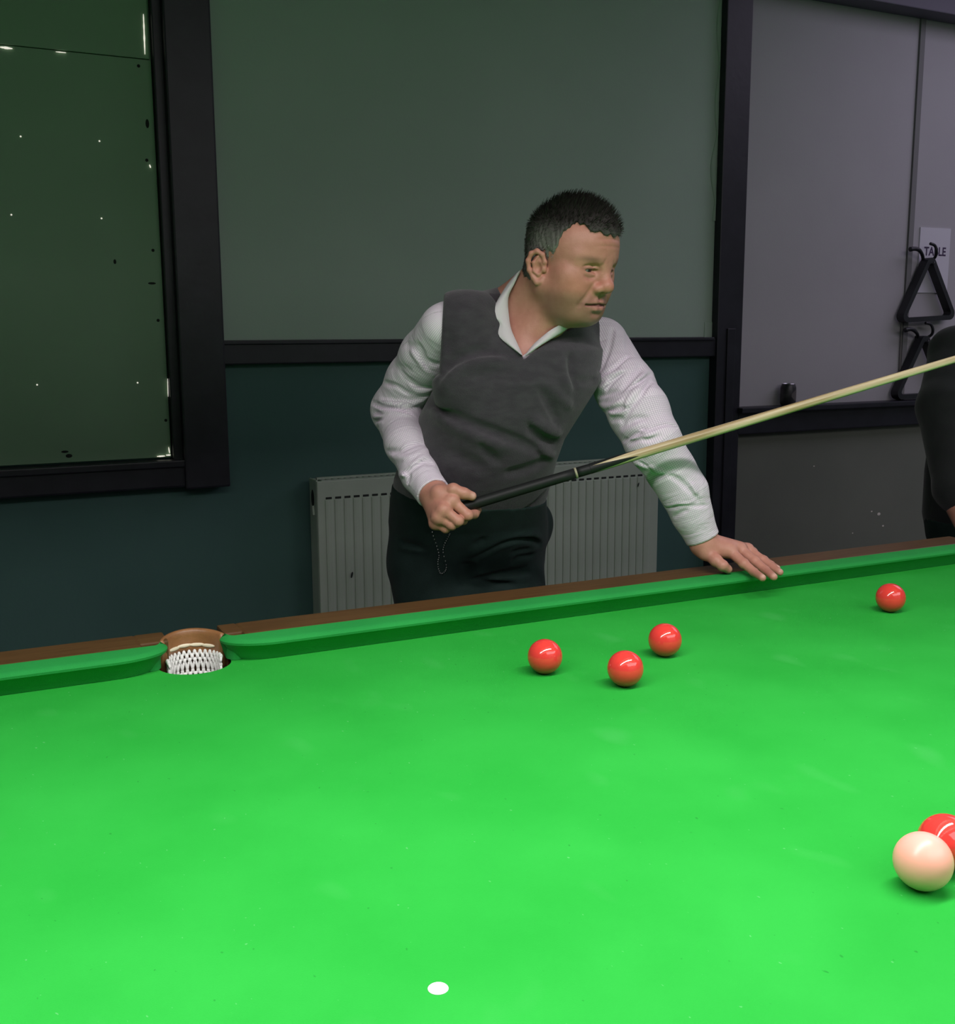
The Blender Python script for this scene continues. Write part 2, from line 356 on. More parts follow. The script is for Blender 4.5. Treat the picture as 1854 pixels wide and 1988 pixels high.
# bed with the pocket drops cut out of it
def arc(cx, cy, r, a0, a1, n): return [(cx+r*math.cos(a0+(a1-a0)*i/n), cy+r*math.sin(a0+(a1-a0)*i/n)) for i in range(n+1)]
yb = NY+BACK+0.006; xb = NX+BACK+0.006; cr = 0.085
out = []
out += [(xb-cr, yb)] and arc(xb, yb, cr, math.pi, 1.5*math.pi, 8)[::1]
out = arc(xb, yb, cr, 1.5*math.pi, math.pi, 8)               # +x +y corner, clockwise start on the right side
out += arc(PXC, NY+0.052, 0.056, 0.0, -math.pi, 18)            # far middle drop
out += arc(-xb, yb, cr, 0.0, -0.5*math.pi, 8)
out += arc(-xb, -yb, cr, 0.5*math.pi, 0.0, 8)
out += arc(PXC, -NY-0.052, 0.056, math.pi, 0.0, 18)
out += arc(xb, -yb, cr, math.pi, 0.5*math.pi, 8)
def bed_bm(z0, z1, rnd):
    bm = bmesh.new(); n = len(out)
    top = [bm.verts.new((x, y, z1)) for x, y in out]; bot = [bm.verts.new((x, y, z0)) for x, y in out]
    mid = [bm.verts.new((x, y, z1-rnd)) for x, y in out]
    for i in range(n):
        j = (i+1) % n
        bm.faces.new((top[j], top[i], mid[i], mid[j])); bm.faces.new((mid[j], mid[i], bot[i], bot[j]))
    tri = tessellate_polygon([[Vector((x, y, 0)) for x, y in out]])
    for a, b, c in tri: bm.faces.new((top[a], top[b], top[c])); bm.faces.new((bot[a], bot[b], bot[c]))
    return bm
from_bm('bed_cloth', bed_bm(-0.004, 0.0, 0.001), M['cloth'], tb)
from_bm('slate_bed', bed_bm(-0.046, -0.0042, 0.002), M['slate'], tb)
bm = bmesh.new(); bm_lathe(bm, [(0.0, 0.0002), (0.0082, 0.0002), (0.0078, 0.0007), (0.0, 0.0008)], (0, 0, 0), 28); from_bm('blue_spot', bm, M['spot'], tb)['label'] = 'round white marker spot'
# cushions: (distance out from the nose, height)
PROF = [(0.0225, 0.0005), (0.0165, 0.010), (0.007, 0.0240), (0.0008, 0.0288), (0.0, 0.0325), (0.002, 0.0355), (0.006, 0.0375), (0.010, 0.0385)]
def nose_path(x_end, x_mid):
    """nose line of half a side: from the middle pocket jaw to the corner jaw (local: y=0 nose, +y out)"""
    pts = []
    for i in range(15):
        t = math.pi/2*i/14
        pts.append((x_mid+PRX-PRX*math.cos(t), PRY-PRY*math.sin(t), math.atan2(PRX*math.sin(t), PRY*math.cos(t))))
    for x in np.linspace(x_mid+PRX+0.03, x_end-0.15, 12): pts.append((x, 0.0, math.pi/2))
    for i in range(11):
        t = math.pi/2*i/10*0.62
        pts.append((x_end-0.15+0.12*math.sin(t), 0.12-0.12*math.cos(t), math.pi/2+t))
    return pts
def cushion(name, path, xform, parent):
    bm = bmesh.new(); rows = []
    for x, y, an in path:
        nx, ny = math.cos(an), math.sin(an)
        row = []
        for d, z in PROF:
            row.append((x+nx*d, y+ny*d, z))
        back = max(BACK, row[-1][1]+0.006); row.append((row[-1][0], back, 0.0405)); row.append((row[-1][0], back, 0.0005))
        rows.append([xform(p) for p in row])
    V = bm_grid(bm, rows, True)
    bm.faces.new(V[0]); bm.faces.new(V[-1][::-1])
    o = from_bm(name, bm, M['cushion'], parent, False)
    return smooth_by_angle(o, 40)
def smooth_by_angle(o, deg):
    me = o.data; bm = bmesh.new(); bm.from_mesh(me)
    for f_ in bm.faces: f_.smooth = True
    for e in bm.edges:
        e.smooth = not (len(e.link_faces) == 2 and e.calc_face_angle(0) > math.radians(deg))
    bm.to_mesh(me); bm.free(); return o
def clip_path(path): return [(x, min(y, BACK-0.0005), a) for x, y, a in path]
for sy in (1, -1):
    for sx in (1, -1):
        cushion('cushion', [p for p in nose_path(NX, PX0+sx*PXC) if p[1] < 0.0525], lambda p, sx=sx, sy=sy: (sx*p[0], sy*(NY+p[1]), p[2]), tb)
endp = [(x-NY-0.0, y, a) for x, y, a in []]
def end_path():
    h = NY; pts = []
    for i in range(11):
        t = math.pi/2*0.62*(1-i/10); pts.append((-h+0.15-0.12*math.sin(t), 0.12-0.12*math.cos(t), math.pi/2-t))
    for x in np.linspace(-h+0.2, h-0.2, 10): pts.append((x, 0, math.pi/2))
    for i in range(11):
        t = math.pi/2*0.62*i/10; pts.append((h-0.15+0.12*math.sin(t), 0.12-0.12*math.cos(t), math.pi/2+t))
    return [p for p in pts if p[1] < BACK-0.0008]
for sx in (1, -1):
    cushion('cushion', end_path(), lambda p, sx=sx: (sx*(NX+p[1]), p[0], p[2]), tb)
# wooden rails
for sy in (1, -1):
    for sx in (1, -1):
        x0, x1 = PXC+sx*0.078, sx*(NX-0.045); y0, y1 = sy*(NY+BACK), sy*(NY+BACK+RAILW)
        bm = bmesh.new(); bm_box(bm, (min(x0, x1), min(y0, y1), -0.10), (max(x0, x1), max(y0, y1), ZT), 0.006); from_bm('wooden_rail', bm, M['wood'], tb)
for sx in (1, -1):
    x0, x1 = sx*(NX+BACK), sx*(NX+BACK+RAILW)
    box('wooden_rail', (min(x0, x1), -NY+0.045, -0.10), (max(x0, x1), NY-0.045, ZT), M['wood'], tb, 0.006)
for x0, x1 in ((PXC-0.080, PXC-0.036), (PXC+0.050, PXC+0.080)):
    for sy in (1, -1):
        y0, y1 = sorted((sy*(NY+0.062), sy*(NY+BACK+RAILW-0.0005))); box('rail_end', (x0, y0, -0.02), (x1, y1, ZT-0.0005), M['wood'], tb, 0.003)
# apron frame and turned legs
fx, fy = NX+0.02, NY+0.02
for sy in (1, -1): box('apron', (-fx, min(sy*fy, sy*(fy-0.05)), -0.34), (fx, max(sy*fy, sy*(fy-0.05)), -0.10), M['wood'], tb, 0.004)
for sx in (1, -1): box('apron', (min(sx*fx, sx*(fx-0.05)), -fy+0.05, -0.34), (max(sx*fx, sx*(fx-0.05)), fy-0.05, -0.10), M['wood'], tb, 0.004)
bm = bmesh.new(); bm_lathe(bm, [(0.05, 0), (0.06, 0.03), (0.045, 0.07), (0.06, 0.16), (0.082, 0.30), (0.07, 0.38), (0.05, 0.42), (0.075, 0.45), (0.075, 0.53)], (0, 0, 0), 20)
lme = bpy.data.meshes.new('leg'); bmesh.ops.recalc_face_normals(bm, faces=bm.faces[:]); bm.to_mesh(lme); bm.free(); lme.materials.append(M['wood'])
for x in (-1.55, -0.55, 0.55, 1.55):
    for y in (-0.72, 0.72):
        o = bpy.data.objects.new('leg', lme); COL.objects.link(o); o.location = (x, y, FLOOR); o.parent = tb; o.matrix_parent_inverse = parent_world(tb).inverted()
# pockets: leather hood, lacing, net
def pocket(cx, cy, ang, R, detail):
    """ang = outward direction. Leather horseshoe with a rolled top edge, cream lacing, white net under it."""
    def W(p):
        u = Vector((math.cos(ang), math.sin(ang), 0)); s = Vector((-u.y, u.x, 0))
        return Vector((cx, cy, 0))+s*p[0]+u*p[1]+Vector((0, 0, p[2]))
    n = 22; span = math.radians(80)
    inner = [(R+0.001, 0.008), (R-0.002, 0.009), (R-0.002, 0.018), (R, 0.0215), (R, 0.030), (R+0.001, 0.036), (R+0.003, 0.0395), (R+0.0065, 0.040), (R+0.009, 0.0375), (R+0.0095, 0.032), (R+0.0095, 0.0), (R+0.009, -0.05), (R+0.005, -0.05)]
    rows = []
    for i in range(n+1):
        t = -span+2*span*i/n; sag = 0.004*math.cos(t)**2
        rows.append([W((r*math.sin(t), r*math.cos(t), z+(sag if z > 0.025 else 0)-(0.012*max(0, -math.sin(t)) if 0.005 < z < 0.02 else 0))) for r, z in inner])
    bm = bmesh.new(); V = bm_grid(bm, rows, True); bm.faces.new(V[0]); bm.faces.new(V[-1][::-1])
    lh = from_bm('pocket_leather', bm, M['leather'], tb, True)
    for k in range(4):
        t0 = math.radians(-44+27*k); bm = bmesh.new(); c = W(((R-0.0025)*math.sin(t0), (R-0.0025)*math.cos(t0), 0.0195-0.003*abs(math.sin(t0))))
        bm_ellipsoid(bm, c, (0.0125, 0.0022, 0.0030), Matrix.Rotation(ang-math.pi/2+t0, 3, 'Z'), 12, 8)
        o = from_bm('lace', bm, M['lace'], lh, True)
    # knitted net bag: zig-zag cords hung on a bag profile
    prof = [(R-0.002, 0.0070), (R-0.003, 0.000), (R-0.003, -0.006), (R-0.002, -0.023), (R-0.003, -0.029), (R-0.003, -0.036), (R-0.006, -0.055), (R-0.014, -0.080), (0.008, -0.10)]
    bm = bmesh.new(); nc = 30
    for lev in range(len(prof)-1):
        (r0, z0), (r1, z1) = prof[lev], prof[lev+1]
        for k in range(nc):
            if not detail and k % 2: continue
            t0 = 2*math.pi*(k+0.5*(lev % 2))/nc
            if math.cos(t0) < -0.15 and lev < 3: continue
            for sg in (-1, 1):
                t1 = t0+sg*math.pi/nc; w = [] 
                for q in range(4):
                    f_ = q/3; tt = t0+(t1-t0)*(f_**1.5 if lev % 2 else 1-(1-f_)**1.5); rr = r0+(r1-r0)*f_
                    w.append(W((rr*math.sin(tt), rr*math.cos(tt), z0+(z1-z0)*f_)))
                bm_tube(bm, w, 0.0023, 5)
        for k in range(nc):     # knots
            t0 = 2*math.pi*(k+0.5*(lev % 2))/nc
            if detail and (lev >= 3 or math.cos(t0) > -0.15): bm_ellipsoid(bm, W((r0*math.sin(t0), r0*math.cos(t0), z0)), (0.0032, 0.0032, 0.0045), None, 6, 5)
    o = from_bm('pocket_net', bm, M['net'], tb, True); o['kind'] = 'stuff'
    bm = bmesh.new(); rows = []
    for i in range(25):
        t = math.radians(-100+200*i/24); rows.append([W((r*math.sin(t), r*math.cos(t), z)) for r, z in ((R+0.006, -0.012), (R+0.006, -0.075), (R-0.01, -0.13))])
    bm_grid(bm, rows); from_bm('pocket_lining', bm, M['black'], tb, True)
MR = 0.0425
pocket(PXC, NY+0.052, math.pi/2, MR, True)
pocket(PXC, -NY-0.052, -math.pi/2, MR, False)
for sx in (1, -1):
    for sy in (1, -1):
        pocket(sx*(NX+0.035), sy*(NY+0.035), math.atan2(sy, sx), 0.058, False)

# chalk specks and dark fluff on the cloth
nt = M['cloth'].node_tree; B_ = nt.nodes['Principled BSDF']; src_ = B_.inputs['Base Color'].links[0].from_socket
tc_ = nt.nodes.new('ShaderNodeTexCoord')
for sc_, lo_, hi_, c_, amt in ((210, .765, .80, (.20, .56, .24, 1), .4), (150, .765, .80, (.006, .16, .015, 1), .5), (14, .66, .80, (.06, .44, .09, 1), .35)):
    n_ = nt.nodes.new('ShaderNodeTexNoise'); n_.inputs['Scale'].default_value = sc_; n_.inputs['Detail'].default_value = 1.0
    mp_ = nt.nodes.new('ShaderNodeMapping'); mp_.inputs['Scale'].default_value = (1, .6, 1); mp_.inputs['Location'].default_value = (sc_*.013, 0, 0)
    nt.links.new(tc_.outputs['Object'], mp_.inputs['Vector']); nt.links.new(mp_.outputs[0], n_.inputs['Vector'])
    r_ = nt.nodes.new('ShaderNodeMapRange'); r_.inputs['From Min'].default_value = lo_; r_.inputs['From Max'].default_value = hi_; r_.inputs['To Max'].default_value = amt
    nt.links.new(n_.outputs['Fac'], r_.inputs['Value'])
    m_ = nt.nodes.new('ShaderNodeMix'); m_.data_type = 'RGBA'; m_.inputs['B'].default_value = c_
    nt.links.new(r_.outputs[0], m_.inputs['Factor']); nt.links.new(src_, m_.inputs['A']); src_ = m_.outputs['Result']
nt.links.new(src_, B_.inputs['Base Color'])

# ------------------------------------------------------------------ balls
bm = bmesh.new(); bmesh.ops.create_uvsphere(bm, u_segments=64, v_segments=40, radius=0.02625)
for f_ in bm.faces: f_.smooth = True
bme = bpy.data.meshes.new('snooker_ball'); bm.to_mesh(bme); bm.free(); bme.materials.append(M['red'])
pme = bme.copy(); pme.materials.clear(); pme.materials.append(M['pink'])
for (px, py), lab, me, grp in (((1058, 1274.5), 'red snooker ball furthest left, straight below the hand holding the cue butt', bme, 1), ((1291, 1242.5), 'red snooker ball at the back of the triangle of three, nearer the cushion', bme, 1),
                        ((1214, 1298), 'red snooker ball at the front of the triangle of three, lowest of them', bme, 1), ((1729, 1160.5), 'lone red snooker ball near the far cushion, right of the flat hand', bme, 1),
                        ((1842, 1630), 'red snooker ball touching the pink ball, half hidden behind it', bme, 1), ((1792, 1672), 'pink snooker ball in the right foreground in front of a red', pme, 0)):
    p = atz(px, py, 0.02625)
    if (px, py) == (1842, 1630):
        q = atz(1792, 1672, 0.02625); d = p-q; d[2] = 0; p = q+d/np.linalg.norm(d)*0.0527
    o = bpy.data.objects.new('snooker_ball', me); COL.objects.link(o); o.location = (p[0], p[1], 0.0263)
    tag(o, lab, 'ball', 'red snooker balls on the table' if grp else None)

# ------------------------------------------------------------------ lamp over the table (just above the picture)
lm = empty('table_lamp', (0, 0, LAMP_Z)); tag(lm, 'long dark green canopy light hanging over the snooker table', 'lamp')
hx, hy = 1.55, 0.40; tx, ty = 1.40, 0.24; zt = LAMP_Z+0.26; th = 0.008
def hood(off, m, name):
    bm = bmesh.new()
    lo = [bm.verts.new((sx*(hx-off), sy*(hy-off), LAMP_Z)) for sx, sy in ((-1, -1), (1, -1), (1, 1), (-1, 1))]
    hi = [bm.verts.new((sx*(tx-off), sy*(ty-off), zt-off)) for sx, sy in ((-1, -1), (1, -1), (1, 1), (-1, 1))]
    for i in range(4): bm.faces.new((lo[i], lo[(i+1) % 4], hi[(i+1) % 4], hi[i]))
    bm.faces.new(hi); return from_bm(name, bm, m, lm)
hood(0, M['canopy'], 'canopy'); hood(th, M['canopy_in'], 'reflector')
bm = bmesh.new()
for i in range(4):
    cs = [(-1, -1), (1, -1), (1, 1), (-1, 1)]; a, b = cs[i], cs[(i+1) % 4]
    bm.faces.new([bm.verts.new(v) for v in ((a[0]*hx, a[1]*hy, LAMP_Z), (b[0]*hx, b[1]*hy, LAMP_Z), (b[0]*(hx-th), b[1]*(hy-th), LAMP_Z), (a[0]*(hx-th), a[1]*(hy-th), LAMP_Z))])
from_bm('rim', bm, M['canopy'], lm)
for x in (-0.6, 0.6): tube('lamp_tube', [(x-0.55, 0, LAMP_Z+0.20), (x+0.55, 0, LAMP_Z+0.20)], 0.013, M['tubelight'], lm, 12)
for x in (-0.9, 0.9): tube('hanging_rod', [(x, 0, zt-0.002), (x, 0, CEIL+0.002)], 0.008, M['black'], lm)

# ------------------------------------------------------------------ wall things on the right: notice, racks, hooks, can
c00, c10, c01 = at(1787, 441, WALL_Y), at(1846, 443, WALL_Y), at(1779, 568, WALL_Y)
nx0, nx1, nz1, nz0 = c00[0], c10[0], c00[2], c01[2]
nt_ = empty('wall_notice', ((nx0+nx1)/2, WALL_Y, nz0)); tag(nt_, 'white paper notice reading TABLE 4 taped to the grey wall behind the upper triangle', 'notice')
box('sheet', (nx0, WALL_Y-0.0012, nz0), (nx1, WALL_Y+0.0045, nz1), M['paper'], nt_, 0)
def text(name, s, size, loc, m, parent, rot=(math.pi/2, 0, 0), sx=1.0):
    cu = bpy.data.curves.new(name, 'FONT'); cu.body = s; cu.size = size; cu.extrude = 0.0004; cu.align_x = 'CENTER'; cu.offset = 0.0012
    o = bpy.data.objects.new(name, cu); COL.objects.link(o)
    dg = bpy.context.evaluated_depsgraph_get(); me = bpy.data.meshes.new_from_object(o.evaluated_get(dg))
    bpy.data.objects.remove(o)
    me.transform(Matrix.Translation(Vector(loc)) @ Matrix.Rotation(rot[0], 4, 'X') @ Matrix.Diagonal((sx, 1, 1, 1)))
    return link(name, me, m, parent)
tz = at(1812, 496, WALL_Y)[2]
text('table_lettering', 'TABLE', 0.051, ((nx0+nx1)/2+0.003, WALL_Y-0.0016, tz), M['ink'], nt_, sx=0.92)
text('number_lettering', '4', 0.05, (at(1815, 530, WALL_Y)[0]+0.004, WALL_Y-0.0016, at(1812, 536, WALL_Y)[2]), M['ink'], nt_)
def rack_set(apex, left, right, zt_lab, labels, hook_l, hook_r, tip_l, tip_r):
    """triangle hung flat to the wall by its apex from a double hook"""
    yw = WALL_Y; d0, d1 = yw-0.052, yw-0.012
    A, L, Rr = at(*apex, yw-0.03), at(*left, yw-0.03), at(*right, yw-0.03)
    pts = [np.array((p[0], p[2])) for p in (A, L, Rr)]
    cen = sum(pts)/3
    def rounded(off, rad):
        res = []
        for i in range(3):
            P, Q, S = pts[i], pts[(i+1) % 3], pts[(i+2) % 3]
            u = (Q-P)/np.linalg.norm(Q-P); v = (S-P)/np.linalg.norm(S-P); bis = (u+v)/np.linalg.norm(u+v)
            h = math.acos(np.clip(u@v, -1, 1))/2
            C = P+bis*(rad+off)/math.sin(h)
            rr = max(rad, 0.001)
            nu = np.array((-u[1], u[0])); nu = nu if nu@(cen-P) < 0 else -nu
            nv = np.array((-v[1], v[0])); nv = nv if nv@(cen-P) < 0 else -nv
            a0, a1 = math.atan2(nv[1], nv[0]), math.atan2(nu[1], nu[0])
            while a1-a0 > math.pi: a1 -= 2*math.pi
            while a1-a0 < -math.pi: a1 += 2*math.pi
            for k in range(9):
                t = a0+(a1-a0)*k/8; res.append(C+rr*np.array((math.cos(t), math.sin(t))))
        return res
    o_, i_ = rounded(0.0, 0.028), rounded(0.020, 0.012)
    bm = bmesh.new(); n = len(o_)
    rows = [[(o_[k][0], d0, o_[k][1]), (o_[k][0], d1, o_[k][1]), (i_[k][0], d1, i_[k][1]), (i_[k][0], d0, i_[k][1])] for k in range(n)]
    rows.append(rows[0]); bm_grid(bm, rows, True); bmesh.ops.remove_doubles(bm, verts=bm.verts[:], dist=1e-6)
    o = from_bm('triangle_rack', bm, M['rack']); tag(o, labels[0], 'triangle rack', 'triangle racks hanging on the wall')
    hz = max(p[1] for p in i_)
    k = empty('rack_hook', (A[0], yw, hz-0.01)); tag(k, labels[1], 'hook', 'double hooks above the triangle racks')
    base = (A[0]+0.002, hz-0.006)
    box('back_plate', (base[0]-0.009, yw-0.004, base[1]-0.022), (base[0]+0.009, yw+0.0045, base[1]+0.030), M['rack'], k, 0.002)
    tube('peg', [(base[0], yw-0.002, base[1]-0.002), (base[0], yw-0.03, base[1]-0.003), (base[0], yw-0.060, base[1]-0.001), (base[0], yw-0.064, base[1]+0.012)], 0.0045, M['rack'], k)
    for path in (hook_l, hook_r):
        P3 = [at(x, y, yw-0.004-0.05*min(1, i/2)) for i, (x, y) in enumerate(path)]
        P3[0] = np.array((base[0], yw-0.006, base[1]+0.006))
        q = []
        for i in range(len(P3)-1):
            for t in (0, .25, .5, .75):
                p0, p1, p2, p3 = P3[max(i-1, 0)], P3[i], P3[i+1], P3[min(i+2, len(P3)-1)]
                q.append(0.5*((2*p1)+(-p0+p2)*t+(2*p0-5*p1+4*p2-p3)*t*t+(-p0+3*p1-3*p2+p3)*t**3))
        q.append(P3[-1]); nn = len(q)
        tube('hook_arm', q, [0.0065+0.004*(i/nn if path is hook_l else 0) for i in range(nn)], M['rack'], k, 8)
rack_set((1802, 488), (1739, 627), (1851, 620), 0, ('black plastic triangle rack hanging in front of the paper notice, the upper of two', 'black double hook above the upper triangle, in front of the notice'),
         ((1800, 505), (1791, 497), (1785, 486), (1776, 483), (1767, 484)), ((1803, 505), (1813, 502), (1818, 489), (1815, 477), (1806, 473)), None, None)
rack_set((1791, 640), (1728, 776), (1840, 769), 0, ('black plastic triangle rack crossed by the cue, the lower of two', 'black double hook above the lower triangle, just below the upper triangle'),
         ((1790, 655), (1781, 649), (1774, 641), (1766, 639), (1757, 641)), ((1793, 655), (1806, 652), (1811, 641), (1807, 630), (1797, 627)), None, None)
cz = 0.208; cp = at(1531, 782, WALL_Y-0.045)
can = empty('drinks_can', (cp[0], WALL_Y-0.040, cz)); tag(can, 'small dark drinks can standing on the black sill right of the post', 'can')
k = 0.0315
bm = bmesh.new(); bm_lathe(bm, [(0.024, 0.0), (0.027, 0.002), (k, 0.010), (k, 0.073), (0.0275, 0.084), (0.0265, 0.087)], (cp[0], WALL_Y-0.040, cz), 28); smooth_by_angle(from_bm('can_body', bm, M['tin'], can), 40)
bm = bmesh.new(); bm_lathe(bm, [(0.0265, 0.0865), (0.0278, 0.088), (0.0268, 0.0895), (0.0245, 0.0865), (0.0, 0.0862)], (cp[0], WALL_Y-0.040, cz), 28); smooth_by_angle(from_bm('can_lid', bm, M['alu'], can), 40)
bm = bmesh.new(); rows = []
for i in range(13):
    t = math.radians(-105+80*i/12); e = math.sin(math.pi*i/12)
    rows.append([(cp[0]+(k+0.0004)*math.cos(t), WALL_Y-0.040+(k+0.0004)*math.sin(t), cz+0.042+s*0.022*(0.25+0.75*e)) for s in (-1, -0.3, 0.3, 1)])
bm_grid(bm, rows); from_bm('can_label', bm, M['tin_pale'], can, True)
# ------------------------------------------------------------------ implicit surfaces: smooth blends of tapered limbs, meshed on a grid
def smin(a, b, k):
    if k <= 0: return np.minimum(a, b)
    h = np.clip(0.5+0.5*(b-a)/k, 0, 1); return b*(1-h)+a*h-k*h*(1-h)
def smax(a, b, k): return -smin(-a, -b, k)
class Shape:
    """ordered list of (operation, function, blend, bounding centre, bounding radius)"""
    def __init__(s): s.L = []
    def add(s, fn, c, R, k=0.0, op='u'): s.L.append((op, fn, k, np.asarray(c, float), float(R))); return s
    def cone(s, a, b, r1, r2, k=0.0, op='u', flat=None):
        a = np.asarray(a, float); b = np.asarray(b, float); ba = b-a; l2 = max(ba@ba, 1e-12)
        def fn(P):
            pa = P-a; t = np.clip((pa@ba)/l2, 0, 1)
            q = pa-t[:, None]*ba
            return np.sqrt((q*q).sum(1))-(r1+(r2-r1)*t)
        return s.add(fn, (a+b)/2, math.sqrt(l2)/2+max(r1, r2), k, op)
    def chain(s, pts, rad, k=0.0, op='u'):
        for i in range(len(pts)-1): s.cone(pts[i], pts[i+1], rad[i], rad[i+1], k, op)
        return s
    def ball(s, c, r, k=0.0, op='u'):
        c = np.asarray(c, float); r = np.asarray(r if np.ndim(r) else (r, r, r), float)
        def fn(P):
            q = (P-c)/r; k0 = np.sqrt((q*q).sum(1)); q2 = q/r; k1 = np.sqrt((q2*q2).sum(1))
            return k0*(k0-1)/np.maximum(k1, 1e-9)
        return s.add(fn, c, r.max(), k, op)
    def ball_r(s, c, r, mtx, k=0.0, op='u'):
        """ellipsoid turned by mtx (rows = its own axes)"""
        c = np.asarray(c, float); r = np.asarray(r, float)
        def fn(P):
            q = ((P-c)@mtx.T)/r; k0 = np.sqrt((q*q).sum(1)); q2 = q/r; k1 = np.sqrt((q2*q2).sum(1))
            return k0*(k0-1)/np.maximum(k1, 1e-9)
        return s.add(fn, c, r.max(), k, op)
    def plane(s, p, n, k=0.0):
        """keep only the side of the plane the normal points away from"""
        p = np.asarray(p, float); n = np.asarray(n, float); n = n/np.linalg.norm(n)
        return s.add(lambda P: (P-p)@n, p, 1e9, k, 'i')
    def near(s, c, R):
        """the operations that can matter inside a ball"""
        if getattr(s, 'n_', -1) != len(s.L):
            s.n_ = len(s.L); s.C_ = np.array([q[3] for q in s.L]); s.R_ = np.array([q[4]+q[2]+0.012 if q[4] < 1e8 and q[0] != 'i' else 1e9 for q in s.L])
        dd = s.C_-c; return [s.L[i] for i in np.nonzero((dd*dd).sum(1) <= (s.R_+R)**2)[0]]
    def eval(s, P, L=None):
        d = np.full(len(P), 1.0)
        for op, fn, k, cc, RR in (s.L if L is None else L):
            if op == 'u': d = smin(d, fn(P), k)
            elif op == 's': d = smax(d, -fn(P), k)
            elif op == 'i': d = smax(d, fn(P), k)
            elif op == 'd': d = d+fn(P)
        return d
def mesh_shape(S, lo, hi, h, nb=12, slack=0.02):
    """surface nets on the blocks the surface can pass through; vertices then pulled onto the surface"""
    lo = np.asarray(lo, float); hi = np.asarray(hi, float)
    nbk = np.ceil((hi-lo)/(h*nb)).astype(int); N = nbk*nb+1
    V = np.ones(N, np.float32)
    I = np.stack(np.meshgrid(*[np.arange(n) for n in nbk], indexing='ij'), -1).reshape(-1, 3)
    C = lo+(I+0.5)*nb*h; Rb = nb*h*0.5*math.sqrt(3)
    dc = S.eval(C)
    loc = np.stack(np.meshgrid(*[np.arange(nb+1)]*3, indexing='ij'), -1).reshape(-1, 3)
    for i in np.nonzero(dc < -(Rb*1.0+slack))[0]:
        a = I[i]*nb; V[a[0]:a[0]+nb+1, a[1]:a[1]+nb+1, a[2]:a[2]+nb+1] = -1
    act = np.nonzero(np.abs(dc) <= Rb+slack)[0]
    for i in act:
        a = I[i]*nb; P = lo+(loc+a)*h
        V[a[0]:a[0]+nb+1, a[1]:a[1]+nb+1, a[2]:a[2]+nb+1] = S.eval(P, S.near(C[i], Rb)).reshape((nb+1,)*3)
    neg = V < 0
    cnt = np.zeros(N-1, np.int8)
    for dx in (0, 1):
        for dy in (0, 1):
            for dz in (0, 1): cnt += neg[dx:N[0]-1+dx, dy:N[1]-1+dy, dz:N[2]-1+dz]
    cells = np.argwhere((cnt > 0) & (cnt < 8))
    idx = np.full(N-1, -1, np.int32); idx[tuple(cells.T)] = np.arange(len(cells))
    acc = np.zeros((len(cells), 3)); num = np.zeros(len(cells))
    for ax in range(3):
        o1, o2 = [q for q in range(3) if q != ax]
        for u in (0, 1):
            for w in (0, 1):
                A = cells.copy(); A[:, o1] += u; A[:, o2] += w; Bc = A.copy(); Bc[:, ax] += 1
                va = V[tuple(A.T)]; vb = V[tuple(Bc.T)]; mk = (va < 0) != (vb < 0)
                t = va[mk]/(va[mk]-vb[mk]); p = A[mk].astype(float); p[:, ax] += t
                acc[mk] += p; num[mk] += 1
    verts = lo+acc/num[:, None]*h
    faces = []
    for ax in range(3):
        o1, o2 = [(1, 2), (2, 0), (0, 1)][ax]
        sl = [slice(1, N[q]-1) for q in range(3)]; sl[ax] = slice(0, N[ax]-1)
        s2 = list(sl); s2[ax] = slice(1, N[ax])
        a = neg[tuple(sl)]; b = neg[tuple(s2)]
        e = np.argwhere(a != b); off = np.ones(3, int); off[ax] = 0; e = e+off
        if len(e) == 0: continue
        s_ = neg[tuple(e.T)]
        q = []
        for du, dv in ((-1, -1), (0, -1), (0, 0), (-1, 0)):
            c = e.copy(); c[:, o1] += du; c[:, o2] += dv; q.append(idx[tuple(c.T)])
        q = np.stack(q, 1); q[~s_] = q[~s_][:, ::-1]; faces.append(q)
    F = np.concatenate(faces)
    F = F[(F >= 0).all(1)]
    cell_block = (cells//nb); key = (cell_block[:, 0]*nbk[1]+cell_block[:, 1])*nbk[2]+cell_block[:, 2]
    order = np.argsort(key, kind='stable'); ks = key[order]; cut = np.nonzero(np.diff(ks))[0]+1
    for g in np.split(order, cut):
        P = verts[g]; c = P.mean(0); near = S.near(c, Rb*1.05); e_ = h*0.35; n = len(P)
        Q = np.concatenate([P]+[P+np.eye(3)[q]*e_ for q in range(3)]+[P-np.eye(3)[q]*e_ for q in range(3)])
        D = S.eval(Q, near).reshape(7, n)
        G = ((D[1:4]-D[4:7])/(2*e_)).T; g2 = np.maximum((G*G).sum(1), 0.15); d = D[0]; x = P.copy()
        for it in range(2):
            st = -d/g2; ln = np.abs(st)*np.sqrt(g2); st = st*np.minimum(1, h*0.8/np.maximum(ln, 1e-9)); x = x+G*st[:, None]
            if it == 0: d = S.eval(x, near)
        verts[g] = x
    return verts, F
def mesh_from(name, verts, faces):
    me = bpy.data.meshes.new(name); n = len(verts); f = len(faces)
    me.vertices.add(n); me.vertices.foreach_set('co', np.asarray(verts, np.float32).ravel())
    me.loops.add(f*4); me.polygons.add(f)
    me.loops.foreach_set('vertex_index', np.asarray(faces, np.int32).ravel())
    me.polygons.foreach_set('loop_start', np.arange(0, f*4, 4, dtype=np.int32))
    me.polygons.foreach_set('use_smooth', np.ones(f, bool))
    me.update(calc_edges=True); me.validate()
    return me
